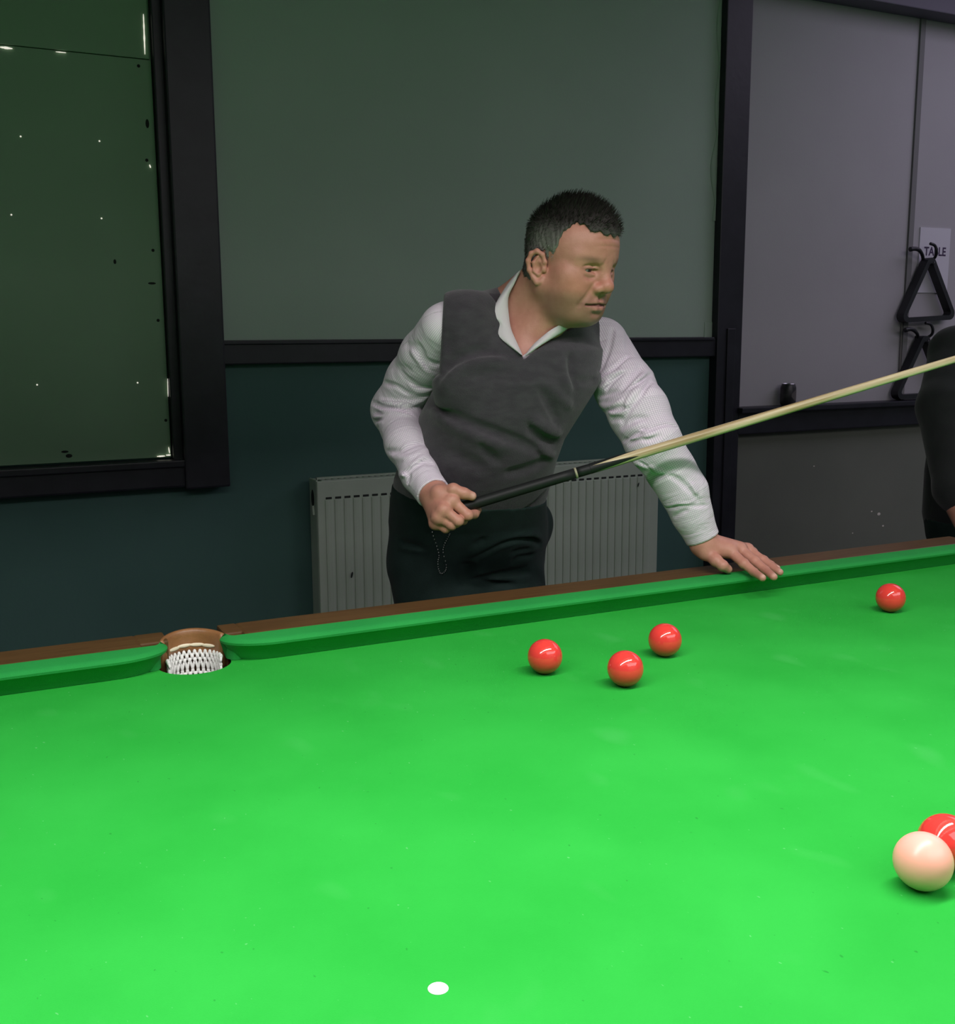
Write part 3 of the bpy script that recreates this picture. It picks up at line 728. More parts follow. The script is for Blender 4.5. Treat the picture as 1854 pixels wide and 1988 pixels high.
def set_attr(me, name, vals, typ='FLOAT_COLOR'):
    a = me.attributes.new(name, typ, 'POINT')
    if typ == 'FLOAT_COLOR':
        v = np.ones((len(me.vertices), 4), np.float32); v[:, :3] = vals; a.data.foreach_set('color', v.ravel())
    else:
        a.data.foreach_set('vector', np.asarray(vals, np.float32).ravel())
def hits(S, pix, t0=1.2, t1=3.6):
    """where the camera's lines of sight through these pixels meet the surface"""
    D = np.stack([ray(*p) for p in pix]); D = D/np.linalg.norm(D, axis=1)[:, None]; t = np.full(len(pix), t0)
    for _ in range(70):
        d = S.eval(CAM+D*t[:, None]); t = np.minimum(t+np.clip(d*0.8, -0.01, 0.10), t1)
    return CAM+D*t[:, None]
def catmull(P, n=6):
    P = [np.asarray(p, float) for p in P]; q = []
    for i in range(len(P)-1):
        p0, p1, p2, p3 = P[max(i-1, 0)], P[i], P[i+1], P[min(i+2, len(P)-1)]
        for k in range(n):
            t = k/n; q.append(0.5*((2*p1)+(-p0+p2)*t+(2*p0-5*p1+4*p2-p3)*t*t+(-p0+3*p1-3*p2+p3)*t**3))
    q.append(P[-1]); return q
def onto(S, P):
    """points pulled onto the surface"""
    P = np.asarray(P, float)
    for _ in range(6):
        G = np.stack([S.eval(P+np.eye(3)[q]*.001)-S.eval(P-np.eye(3)[q]*.001) for q in range(3)], 1)/.002
        P = P-G*(S.eval(P)/np.maximum((G*G).sum(1), .2))[:, None]
    return P
def fold(S, base, pix, width, depth, op='d', pts=None):
    """a crease (depth > 0) or ridge (depth < 0) along a line lying on the cloth; fades towards its ends"""
    H = hits(base, pix) if pts is None else onto(base, pts); P = np.array(catmull(H, 3)); n = len(P)
    lo, hi = P.min(0)-3*width, P.max(0)+3*width; c = (lo+hi)/2; R = np.linalg.norm(hi-lo)/2
    fade = np.array([min(1, 0.25+1.6*min(i, n-1-i)/max(n-1, 1)*2) for i in range(n)])
    def fn(Q):
        out = np.zeros(len(Q)); mk = np.nonzero(((Q > lo) & (Q < hi)).all(1))[0]
        if len(mk) == 0: return out
        q = Q[mk]; best = np.full(len(q), 1e9); f = np.zeros(len(q))
        for i in range(n-1):
            ba = P[i+1]-P[i]; l2 = max(ba@ba, 1e-12); pa = q-P[i]; t = np.clip(pa@ba/l2, 0, 1)
            d2 = ((pa-t[:, None]*ba)**2).sum(1); ff = fade[i]+(fade[i+1]-fade[i])*t
            b = d2 < best; best[b] = d2[b]; f[b] = ff[b]
        out[mk] = depth*f*np.exp(-best/(width*width)); return out
    S.L.append(('d', fn, 0.0, c, R)); return S
# ------------------------------------------------------------------ people
def vec(*a): return np.array(a, float)
def unit(v): v = np.asarray(v, float); return v/np.linalg.norm(v)
def column(rows, infl, n=2.35, tz=None):
    R = np.array(sorted(rows)); z, cx, cy, a, b = R.T
    def fn(P):
        Z = P[:, 2]; A = np.interp(Z, z, a)+infl; Bv = np.interp(Z, z, b)+infl
        x = np.abs(P[:, 0]-np.interp(Z, z, cx))/A; y = np.abs(P[:, 1]-np.interp(Z, z, cy))/Bv
        q = (x**n+y**n)**(1/n)
        d = (q-1)*np.minimum(A, Bv)*0.92
        t = np.maximum(Z-(z[-1]+infl), (z[0]-infl)-Z)
        return smax(d, t, 0.02)
    c = vec(cx.mean(), cy.mean(), (z[0]+z[-1])/2)
    return fn, c, (z[-1]-z[0])/2+0.35
def bm_of(verts, faces):
    me = mesh_from('tmp', verts, faces); bm = bmesh.new(); bm.from_mesh(me); bpy.data.meshes.remove(me); return bm
def island_of(bm, co):
    """faces of the connected piece nearest to a point"""
    best = min(bm.verts, key=lambda v: (v.co-Vector(co)).length_squared); seen = {best}; st = [best]; fs = set()
    while st:
        v = st.pop()
        for f_ in v.link_faces:
            if f_ not in fs:
                fs.add(f_)
                for w in f_.verts:
                    if w not in seen: seen.add(w); st.append(w)
    return fs
def splice(bm, fine, pl, no, tip):
    """replace what lies beyond a plane by the same surface meshed finer, bridged into one surface"""
    pl, no = Vector(pl), Vector(no)
    bmesh.ops.bisect_plane(bm, geom=bm.verts[:]+bm.edges[:]+bm.faces[:], plane_co=pl, plane_no=no)
    st0 = pl+no*0.03
    best = min((v for v in bm.verts if (v.co-pl).dot(no) > 0.005), key=lambda v: (v.co-st0).length_squared); st = [best]; fs = set(); seen = {best}
    while st:
        v = st.pop()
        for f_ in v.link_faces:
            if f_ in fs or (f_.calc_center_median()-pl).dot(no) < 0: continue
            fs.add(f_)
            for w in f_.verts:
                if w not in seen: seen.add(w); st.append(w)
    bmesh.ops.delete(bm, geom=list(fs), context='FACES')
    bmesh.ops.bisect_plane(fine, geom=fine.verts[:]+fine.edges[:]+fine.faces[:], plane_co=pl-no*0.0, plane_no=no, clear_inner=True)
    keep = island_of(fine, tip)
    bmesh.ops.delete(fine, geom=[f_ for f_ in fine.faces if f_ not in keep], context='FACES')
    me = bpy.data.meshes.new('tmp'); fine.to_mesh(me); fine.free(); bm.from_mesh(me); bpy.data.meshes.remove(me)
    es = [e for e in bm.edges if len(e.link_faces) == 1 and abs((e.verts[0].co-pl).dot(no)) < 1e-4 and abs((e.verts[1].co-pl).dot(no)) < 1e-4 and (e.verts[0].co-pl).length < 0.2]
    try:
        bmesh.ops.bridge_loops(bm, edges=es)
    except Exception as ex:
        print('bridge', ex, len(es))
# ---- the man leaning on the table
RSH, LSH = at(862, 637, 1.19), at(1166, 670, 1.23)
NB = vec(0.712, 1.20, 0.528)
ARM_R = [RSH, at(827, 690, 1.26), at(798, 738, 1.32), at(769, 796, 1.37), at(788, 862, 1.26), at(815, 922, 1.18), at(841, 958, 1.125)]
RAD_R = [0.047, 0.049, 0.048, 0.049, 0.039, 0.033, 0.030]
ARM_L = [LSH, at(1213, 753, 1.12), at(1240, 800, 1.06), at(1268, 858, 1.02), at(1303, 914, 1.0), at(1328, 955, 0.99), at(1343, 998, 0.982), at(1364, 1045, 0.972)]
RAD_L = [0.058, 0.058, 0.057, 0.052, 0.045, 0.044, 0.037, 0.0305]
ROWS = [(0.545, 0.735, 1.205, 0.085, 0.075), (0.512, 0.735, 1.20, 0.112, 0.092), (0.472, 0.725, 1.19, 0.148, 0.115), (0.411, 0.714, 1.19, 0.151, 0.13), (0.35, 0.683, 1.21, 0.145, 0.14),
        (0.297, 0.663, 1.235, 0.137, 0.15), (0.253, 0.656, 1.26, 0.14, 0.155), (0.207, 0.657, 1.29, 0.145, 0.155), (0.159, 0.661, 1.32, 0.146, 0.15), (0.11, 0.673, 1.345, 0.154, 0.145),
        (0.062, 0.681, 1.36, 0.155, 0.14), (0.015, 0.682, 1.37, 0.148, 0.13), (-0.04, 0.68, 1.37, 0.13, 0.11)]
HIP_R, HIP_L = vec(0.602, 1.36, 0.02), vec(0.748, 1.36, 0.02)
LEG_R = [HIP_R, vec(0.612, 1.34, -0.05), vec(0.60, 1.34, -0.40), vec(0.60, 1.41, -0.775)]
LEG_L = [HIP_L, vec(0.735, 1.33, -0.05), vec(0.765, 1.28, -0.40), vec(0.785, 1.36, -0.775)]
HF = unit(vec(0.36, -0.933, -0.17)); HX = unit(np.cross(HF, vec(0, 0, 1))); HU = np.cross(HX, HF)
tilt = math.radians(0.0); HX, HU = math.cos(tilt)*HX+math.sin(tilt)*HU, -math.sin(tilt)*HX+math.cos(tilt)*HU
EYE = at(1143, 523, 1.0)
HO = EYE-0.032*HX-0.09*HF
HM = np.stack([HX, HF, HU])
def hw(p): return HO+np.asarray(p, float)@HM
def local(P): return (P-HO)@HM.T
def add_head(S):
    e = lambda c, r, k, op='u': S.ball_r(hw(c), r, HM, k, op)
    cn = lambda a, b, r1, r2, k, op='u': S.cone(hw(a), hw(b), r1, r2, k, op)
    e((0, .018, .044), (.073, .090, .067), .02)
    e((0, .050, .036), (.060, .049, .050), .03)
    e((0, .042, -.012), (.062, .053, .078), .03)
    e((0, .050, -.058), (.046, .043, .040), .03)
    for s in (1, -1):
        cn((s*.052, .014, -.040), (s*.022, .066, -.080), .021, .018, .03)
        e((s*.042, .060, -.032), (.023, .025, .027), .03)
        e((s*.048, .057, -.012), (.018, .020, .014), .02)
        cn((s*.048, .075, .021), (s*.012, .0965, .017), .010, .0095, .016)
    e((0, .0765, -.0855), (.019, .0165, .0125), .012)
    e((0, .030, -.076), (.044, .046, .024), .03)
    for s in (1, -1):
        e((s*.031, .102, -.001), (.019, .014, .0105), .010, 's')
        e((s*.031, .0795, -.001), (.0165, .0150, .0140), .005)
        e((s*.0330, .097, -.0022), (.0140, .0095, .0033), .0025, 's')
        cn((s*.045, .0855, .0030), (s*.019, .0960, .0040), .0026, .0026, .003)
        cn((s*.043, .084, -.0085), (s*.022, .094, -.0095), .0028, .0024, .005)
    cn((0, .096, .010), (0, .111, -.023), .0085, .0115, .016)
    e((0, .1125, -.0285), (.0125, .0125, .0110), .008)
    for s in (1, -1):
        e((s*.0135, .100, -.0330), (.0085, .0115, .0082), .007)
        e((s*.0075, .1085, -.0405), (.0042, .0065, .004), .003, 's')
    cn((0, .107, -.037), (0, .099, -.042), .0045, .004, .005)
    e((0, .074, -.059), (.031, .021, .022), .018)
    for s in (1, -1):
        cn((s*.0268, .0895, -.0618), (s*.009, .0970, -.0560), .0042, .0050, .004)
        cn((s*.0235, .0885, -.0652), (s*.007, .0960, -.0688), .0048, .0072, .004)
    cn((-.009, .0965, -.0560), (.009, .0965, -.0560), .0048, .0048, .004)
    cn((-.007, .0960, -.0688), (.007, .0960, -.0688), .0072, .0072, .004)
    for s in (1, -1): cn((s*.0290, .0930, -.0636), (0, .1020, -.0618), .0024, .0023, .0022, 's')
    cn((0, .1035, -.044), (0, .0995, -.051), .0022, .0018, .006, 's')
    for s in (1, -1):     # ears
        K = lambda x, y, z: hw((s*(.0735+(x-.0735)*.95), .010+y*.88, -.008+z*.90))
        rim = [(.071, .012, -.004), (.0755, .013, .012), (.080, .008, .026), (.0845, -.004, .0315), (.0885, -.0150, .025), (.0895, -.0200, .010), (.0865, -.0165, -.008), (.0805, -.008, -.022), (.0765, .000, -.030), (.0730, .007, -.028), (.0715, .010, -.020)]
        S.ball_r(K(.0765, -.004, .002), (.0065, .0135, .0230), HM, .006)
        S.chain([K(*q) for q in rim], [.0030, .0036, .0040, .0043, .0043, .0043, .0041, .0043, .0056, .0048, .0035], .0035)
        S.chain([K(*q) for q in ((.0835, -.001, .020), (.0850, -.008, .008), (.0825, -.006, -.008), (.0790, .002, -.014))], [.002, .0030, .0030, .0022], .004)
        S.ball_r(K(.0840, .004, -.001), (.0065, .0060, .0088), HM, .004, 's')
        S.ball_r(K(.0735, .0125, -.003), (.0045, .0035, .005), HM, .004)
def add_neck(S, infl=0.0):
    S.cone(hw((0, -.014, -.035)), NB+vec(-.004, 0.0, .01), .056+infl, .062+infl, .03)
    S.cone(hw((0, .022, -.062)), NB+vec(-.012, -.065, -.04), .036+infl, .042+infl, .03)
def add_trunk(S, infl, shoulder=0.0, arms=False, ai=0.0, legs=False, li=0.0):
    f_, c, R = column(ROWS, infl); S.add(f_, c, R, 0.03)
    S.cone(NB+vec(0, 0.015, -.005), RSH+vec(.03, 0.0, 0.004), .052+shoulder, .053+shoulder, .05)
    S.cone(NB+vec(0, 0.015, -.005), LSH+vec(-.03, 0.0, 0.004), .052+shoulder, .052+shoulder, .05)
    if arms:
        S.chain(ARM_R, [r+ai for r in RAD_R], .018); S.chain(ARM_L, [r+ai for r in RAD_L], .018)
    if legs:
        S.chain(LEG_R, [.098+li, .097+li, .068+li, .054+li], .03); S.chain(LEG_L, [.098+li, .097+li, .068+li, .054+li], .03)
# hands: knuckle chains in world space
WR_L, WR_R = at(1366, 1056, .968), at(848, 966, 1.108)
LH = dict(
    index=[at(1417, 1070, .940), at(1444, 1094, .905), at(1464, 1111, .878), atz(1480, 1122, .047)],
    middle=[at(1436, 1066, .942), at(1466, 1090, .905), at(1486, 1107, .876), atz(1502, 1120, .047)],
    ring=[at(1451, 1067, .950), at(1480, 1087, .914), at(1498, 1101, .888), atz(1514, 1111, .047)],
    little=[at(1459, 1073, .962), at(1483, 1087, .934), at(1497, 1096, .918), atz(1509, 1103, .047)],
    thumb=[at(1372, 1073, .955), at(1390, 1088, .932), at(1403, 1098, .918), atz(1413, 1105, .0505)])
RH = dict(
    index=[at(877, 972, 1.062), at(908, 1000, 1.043), at(921, 998, 1.062), at(928, 990, 1.078)],
    middle=[at(861, 990, 1.056), at(889, 1011, 1.041), at(899, 1010, 1.068), at(894, 1000, 1.092)],
    ring=[at(851, 1004, 1.062), at(877, 1019, 1.050), at(886, 1016, 1.076), at(882, 1006, 1.098)],
    little=[at(845, 1016, 1.074), at(865, 1026, 1.064), at(873, 1022, 1.086), at(870, 1013, 1.102)],
    thumb=[at(853, 958, 1.086), at(880, 951, 1.066), at(901, 958, 1.056), at(916, 963, 1.054)])
FR = dict(index=(.0108, .0092, .0082, .0070), middle=(.0110, .0094, .0084, .0072), ring=(.0105, .0088, .0079, .0068), little=(.0095, .0078, .0070, .0060), thumb=(.0135, .0115, .0105, .0085))
def add_hand(S, H, wr, prev, wide):
    for n_, w in (('index', .0135), ('middle', .0135), ('ring', .0125), ('little', .0115)):
        S.cone(wr+(H[n_][0]-H['middle'][0])*wide, H[n_][0], .0195, w, .012)
    S.cone(prev, wr, .0265, .0245, .012)
    S.cone(wr+(H['thumb'][0]-wr)*0.3, H['thumb'][0], .018, .0155, .010)
    S.cone(H['thumb'][0], H['index'][0], .010, .008, .012)
    for n_ in ('index', 'middle', 'ring', 'little', 'thumb'):
        S.chain(H[n_], FR[n_], .0035)
        if n_ != 'thumb': S.ball(H[n_][0], FR[n_][0]*1.12, .006)
        S.ball(H[n_][1], FR[n_][1]*1.06, .003)
SKIN = Shape(); add_trunk(SKIN, -0.014, -0.008, True, -0.008, True, -0.012)
for lg in (LEG_R, LEG_L): SKIN.cone(lg[-1], lg[-1]+vec(.01, -.12, -.04), .042, .034, .03)
add_neck(SKIN); add_hand(SKIN, LH, WR_L, ARM_L[-1]*0.85+ARM_L[-2]*0.15, 0.25); add_hand(SKIN, RH, WR_R, ARM_R[-1]*0.8+ARM_R[-2]*0.2, 0.35)
add_head(SKIN)
SKB = Shape(); SKB.L = list(SKIN.L)
for pts, w, d in (([(.019, .094, -.032), (.029, .086, -.045), (.034, .079, -.060), (.033, .075, -.070)], .0050, .0026), ([(.018, .093, -.012), (.031, .093, -.0165), (.044, .085, -.013)], .0030, .0014), ([(.016, .092, -.018), (.028, .09, -.024), (.040, .084, -.024)], .006, -.0012),
                  ([(-.014, .094, -.0775), (0, .096, -.0785), (.014, .094, -.0775)], .0055, .0034), ([(-.03, .092, .052), (0, .097, .054), (.03, .092, .052)], .0030, .0010), ([(-.032, .093, .042), (0, .098, .044), (.032, .093, .042)], .0030, .0009), ([(.012, .1, .012), (.010, .1, .024)], .004, .0012),
                  ([(.018, .094, .006), (.032, .092, .0095), (.046, .083, .006)], .0026, .0016)):
    for s in ((1, -1) if pts[0][0] > .005 else (1,)):
        fold(SKIN, SKB, None, w, d, pts=[hw((s*x, y, z)) for x, y, z in pts])
v, f_ = mesh_shape(SKIN, (0.40, 0.80, FLOOR+0.005), (1.15, 1.60, 0.80), 0.0085, slack=0.03)
body = bm_of(v, f_)
nax = unit(hw((0, 0, -.05))-NB); nup = unit(nax+vec(0, .15, .55)); npl = NB+nax*0.060
v, f_ = mesh_shape(SKIN, HO+vec(-.15, -.17, -.17), HO+vec(.15, .15, .15), 0.0015)
splice(body, bm_of(v, f_), npl, nup, hw((0, 0, .12)))
for H, wr, ar in ((LH, WR_L, ARM_L), (RH, WR_R, ARM_R)):
    ax = unit(ar[-1]-ar[-2]); P = np.concatenate([np.array(H[k_]) for k_ in H]+[wr[None]]+[(ar[-1]-ax*0.03)[None]])
    v, f_ = mesh_shape(SKIN, P.min(0)-.03, P.max(0)+.03, 0.0014)
    splice(body, bm_of(v, f_), ar[-1]-ax*0.012, ax, H['middle'][3])
keep = island_of(body, (0.66, 1.1, 0.3)); bmesh.ops.delete(body, geom=[q for q in body.faces if q not in keep], context='FACES')
bmesh.ops.delete(body, geom=[q for q in body.verts if not q.link_faces], context='VERTS')
man = empty('person', (0.68, 1.36, FLOOR)); tag(man, 'man in charcoal knitted vest and pale checked shirt leaning one hand on the table cushion', 'person')
bmesh.ops.recalc_face_normals(body, faces=body.faces[:])
bme_ = bpy.data.meshes.new('body'); body.to_mesh(bme_); body.free()
nv = len(bme_.vertices); co = np.empty(nv*3, np.float32); bme_.vertices.foreach_get('co', co); co = co.reshape(-1, 3).astype(float)
L = local(co)
skin = np.tile(vec(.50, .235, .175), (nv, 1))
def paint(mask, c):
    global skin
    mask = np.clip(mask, 0, 1)[:, None]; skin = skin*(1-mask)+np.asarray(c)*mask
g = lambda c, r: np.exp(-((((L-np.asarray(c))/np.asarray(r))**2).sum(1)))
hd = (np.linalg.norm(L, axis=1) < 0.2)
for s in (1, -1):
    paint(.55*g((s*.045, .07, -.03), (.03, .04, .025)), (.50, .17, .125)); paint(.5*g((s*.08, -.005, 0), (.02, .025, .035)), (.52, .20, .15))
    paint(.75*g((s*.034, .092, .019), (.022, .02, .0050)), (.09, .06, .045))
    paint(.50*g((s*.031, .094, -.013), (.016, .02, .006)), (.32, .16, .13))
    paint(.8*g((s*.0315, .093, .0010), (.0135, .02, .0026)), (.06, .035, .03))
paint(.6*g((0, .112, -.026), (.018, .02, .016)), (.52, .175, .125))
paint(.35*g((0, .09, .05), (.05, .04, .025)), (.52, .21, .155))
stub = hd*np.clip((-.036-L[:, 2])/.02, 0, 1)*np.clip((L[:, 1]-.005)/.03, 0, 1)*np.clip((L[:, 2]+.115)/.02, 0, 1)
paint(.5*stub, (.17, .095, .075))
paint(.95*np.maximum(g((0, .0975, -.0696), (.022, .03, .0048)), .75*g((0, .0985, -.0562), (.021, .03, .0030))), (.56, .22, .20))
paint(.9*g((0, .095, -.0619), (.036, .03, .0023)), (.10, .04, .035))
for H in (LH, RH):
    for n_ in H:
        t = H[n_][3]; d = H[n_][3]-H[n_][2]; d = unit(d)
        paint(.35*np.exp(-(((co-H[n_][1])**2).sum(1))/(.010**2)), (.50, .21, .15))
for n_ in LH:
    t = LH[n_][3]+unit(LH[n_][3]-LH[n_][2])*.001+vec(0, -.002, .006)
    paint(.8*np.exp(-(((co-t)**2).sum(1))/(.0052**2)), (.66, .42, .34))
t = RH['thumb'][3]+vec(0, -.006, .003); paint(.8*np.exp(-(((co-t)**2).sum(1))/(.0055**2)), (.66, .42, .34))
set_attr(bme_, 'skin_tone', skin)
bme_.polygons.foreach_set('use_smooth', np.ones(len(bme_.polygons), bool))
# true surface normals along the three joins
N_ = np.empty(nv*3, np.float32); bme_.vertex_normals.foreach_get('vector', N_); N_ = N_.reshape(-1, 3)
mk = np.nonzero((np.linalg.norm(co-npl, axis=1) < .13)*(np.abs((co-npl)@nup) < .022)+(np.linalg.norm(co-ARM_L[-1], axis=1) < .06)+(np.linalg.norm(co-ARM_R[-1], axis=1) < .06))[0]
G = np.stack([SKIN.eval(co[mk]+np.eye(3)[q]*.002)-SKIN.eval(co[mk]-np.eye(3)[q]*.002) for q in range(3)], 1); N_[mk] = G/np.maximum(np.linalg.norm(G, axis=1), 1e-9)[:, None]
bme_.normals_split_custom_set_from_vertices(N_.tolist())
M['skin'] = mat('skin', (.46, .225, .155), 0.48, 0.4, attr='skin_tone', var=(0.90, 0.86, 0.84), vscale=60, bump=0.18, bscale=420)
M['skin'].node_tree.nodes['Principled BSDF'].inputs['Subsurface Weight'].default_value = 0.0
link('body', bme_, M['skin'], man)
# eyes
eye_m = mat('eye', (.55, .52, .5), 0.15, attr='eye_tone')
for s in (1, -1):
    bm = bmesh.new(); bmesh.ops.create_uvsphere(bm, u_segments=24, v_segments=16, radius=0.0132)
    me = bpy.data.meshes.new('eye'); bm.to_mesh(me); bm.free()
    cc = np.empty(len(me.vertices)*3, np.float32); me.vertices.foreach_get('co', cc); cc = cc.reshape(-1, 3)
    gz = unit(vec(-.25, .95, -.02)); dd = (cc/np.linalg.norm(cc, axis=1)[:, None])@gz
    colr = np.tile(vec(.17, .15, .14), (len(cc), 1)); colr[dd > .80] = (.022, .018, .014); colr[dd > .965] = (.01, .01, .01)
    set_attr(me, 'eye_tone', colr); c = hw((s*.031, .0795, -.0012))
    me.transform(Matrix.Translation(Vector(c)) @ Matrix(HM.T.tolist()).to_4x4()); link('eye', me, eye_m, man, True)
# hair: a close cap with strands growing from it
HP = np.array([(.112, .063), (.094, .069), (.066, .080), (.052, .060), (.044, .034), (.037, .006), (.034, -.018), (.025, -.020), (.023, .006), (.015, .023), (.001, .024), (-.010, .012), (-.013, -.020), (-.017, -.036), (-.12, -.046), (-.12, .17), (.13, .17)])
def poly_d(Q):
    d = np.full(len(Q), 1e9); ins = np.zeros(len(Q), bool); n = len(HP)
    for i in range(n):
        a, b = HP[i], HP[(i+1) % n]; e = b-a; w = Q-a; t = np.clip((w@e)/(e@e), 0, 1); d = np.minimum(d, ((w-t[:, None]*e)**2).sum(1))
        c = ((a[1] > Q[:, 1]) != (b[1] > Q[:, 1])) & (Q[:, 0] < (b[0]-a[0])*(Q[:, 1]-a[1])/(b[1]-a[1]+1e-12)+a[0]); ins ^= c
    return np.sqrt(d)*np.where(ins, -1, 1)
HS = Shape()
HS.ball_r(hw((0, .018, .045)), (.0765, .0935, .0715), HM, .02); HS.ball_r(hw((0, .050, .039)), (.0630, .0520, .0540), HM, .03)
HS.ball_r(hw((0, -.010, -.02)), (.062, .062, .052), HM, .03)
HS.ball_r(hw((0, .026, .094)), (.048, .048, .026), HM, .02); HS.ball_r(hw((-.003, .074, .078)), (.036, .022, .018), HM, .02)
HS.add(lambda P: poly_d(local(P)[:, 1:3]+0.0016*np.sin(local(P)[:, [0, 0]]*260+local(P)[:, [2, 2]]*140)), HO, 1e9, .004, 'i')
def hair_n(P):
    q = local(P); return 0.0016*np.sin(q[:, 0]*420+9*np.sin(q[:, 1]*60))*np.sin(q[:, 1]*190+q[:, 2]*130)
HS.add(hair_n, HO, .3, 0, 'd')
v, f_ = mesh_shape(HS, HO+vec(-.15, -.17, -.12), HO+vec(.15, .15, .19), 0.0022)
Lh = local(v); n0 = len(v)
rs = np.random.RandomState(5)
cen = hw((0, .01, .03)); nrm = (v-cen); nrm /= np.linalg.norm(nrm, axis=1)[:, None]
pick = rs.choice(n0, 14000, replace=True); V2 = []; F2 = []; C2 = []
top = np.clip((Lh[:, 2]-.055)/.05, 0, 1)
def hair_col(l):
    gr = np.clip((.080-l[2])/.05, 0, 1)*np.clip((l[1]+.05)/.05, 0, 1)
    return vec(.026, .022, .020)*(1-gr)+vec(.17, .165, .15)*gr
base_c = np.array([hair_col(l) for l in Lh])
for i in pick:
    p = v[i]; t_ = top[i]; j = rs.normal(0, .35, 3)
    comb = (HF*(.55*t_+.15)+HU*(1.2*t_-.7*(1-t_))-HF*.35*(1-t_)+HX*.1)
    d = unit(nrm[i]*(.75*t_+.22)+comb*.6+j*(.25+.5*t_)); ln = (.0045+.0110*t_)*rs.uniform(.5, 1.15)
    s = unit(np.cross(d, rs.normal(0, 1, 3)))*(.00032+.00022*t_); q1 = p+d*ln*.55; q2 = p+unit(d+.35*(comb-nrm[i]*.2))*ln
    k_ = n0+len(V2); V2 += [p-s, p+s, q1+s*.8, q1-s*.8, q2-s*.25, q2+s*.25]; F2 += [(k_, k_+1, k_+2, k_+3), (k_+3, k_+2, k_+5, k_+4)]
    c_ = base_c[i]*rs.uniform(.6, 1.6); C2 += [c_]*6
me = mesh_from('hair', np.concatenate([v, np.array(V2)]), np.concatenate([f_, np.array(F2)]))
set_attr(me, 'hair_tone', np.concatenate([base_c, np.array(C2)]))
o = link('hair', me, mat('hair', (.02, .018, .016), 0.7, 0.25, attr='hair_tone'), man); o['kind'] = 'stuff'; o['label'] = 'short dark hair greying at the temples'
# ---- shirt
SH = Shape(); add_trunk(SH, -0.007, -0.003, True)
for ar, rd in ((ARM_R, RAD_R), (ARM_L, RAD_L)):
    ax = unit(ar[-1]-ar[-2]); e0 = ar[-2]+(ar[-1]-ar[-2])*0.05
    if ar is ARM_L: SH.cone(ar[-2]+ax*.004, ar[-1]+ax*.012, rd[-2]-.0005, rd[-1]+.0025, .004)
    else: SH.cone(ar[-2]+ax*.006, ar[-1]+ax*.012, rd[-2]+.0008, rd[-1]+.0025, .004)
    def endcut(P, p0=ar[-1], ax=ax):
        d = (P-p0)@ax; far = np.linalg.norm(P-p0, axis=1) > 0.09
        return np.where(far, -1.0, d)
    SH.add(endcut, ar[-1], 1e9, 0.001, 'i')
    SH.cone(ar[-1]-ax*.018, ar[-1]+ax*.04, rd[-1]-.0025, rd[-1]-.0010, 0.001, 's')
SHB = Shape(); SHB.L = list(SH.L)
# creases of the sleeves (traced on the cloth)
def px_list(z, ox, oy, s): return [(ox+x/s, oy+y/s) for x, y in z]
FR_ = lambda z: px_list(z, 700, 600, 4.97)
FL_ = lambda z: px_list(z, 1130, 600, 5.522)
for z, w, d in (([(545, 330), (590, 420), (640, 590)], .007, .006), ([(490, 400), (560, 500), (650, 610)], .006, -.004), ([(600, 480), (680, 520), (750, 545)], .006, .006),
                ([(225, 710), (340, 740), (470, 820)], .0055, .006), ([(380, 600), (440, 660), (560, 740), (700, 745)], .008, .004), ([(470, 720), (560, 790), (690, 770)], .007, -.005),
                ([(110, 900), (220, 950), (380, 975), (510, 1030)], .006, .007), ([(115, 925), (240, 985), (400, 1010), (500, 1040)], .005, -.004), ([(180, 880), (330, 920), (520, 900), (640, 850)], .007, -.006),
                ([(120, 1000), (200, 1015)], .005, .006), ([(125, 1085), (200, 1060)], .005, .006), ([(130, 1045), (200, 1035)], .005, -.005), ([(150, 1120), (210, 1100)], .005, -.004),
                ([(250, 1370), (380, 1370), (520, 1310), (600, 1290)], .006, .004), ([(290, 1420), (430, 1440), (560, 1390), (650, 1360)], .007, -.004), ([(460, 1570), (550, 1500), (660, 1455)], .006, .006), ([(470, 1540), (560, 1460), (650, 1400)], .006, -.004),
                ([(640, 1500), (700, 1480)], .005, .005), ([(310, 1560), (400, 1600), (450, 1690)], .006, -.004), ([(450, 1560), (470, 1620), (455, 1700)], .004, .004),
                ([(420, 330), (500, 360), (600, 420)], .010, .002), ([(300, 560), (420, 570), (500, 600)], .010, .002)):
    fold(SH, SHB, FR_(z), w*.82, d*1.9)
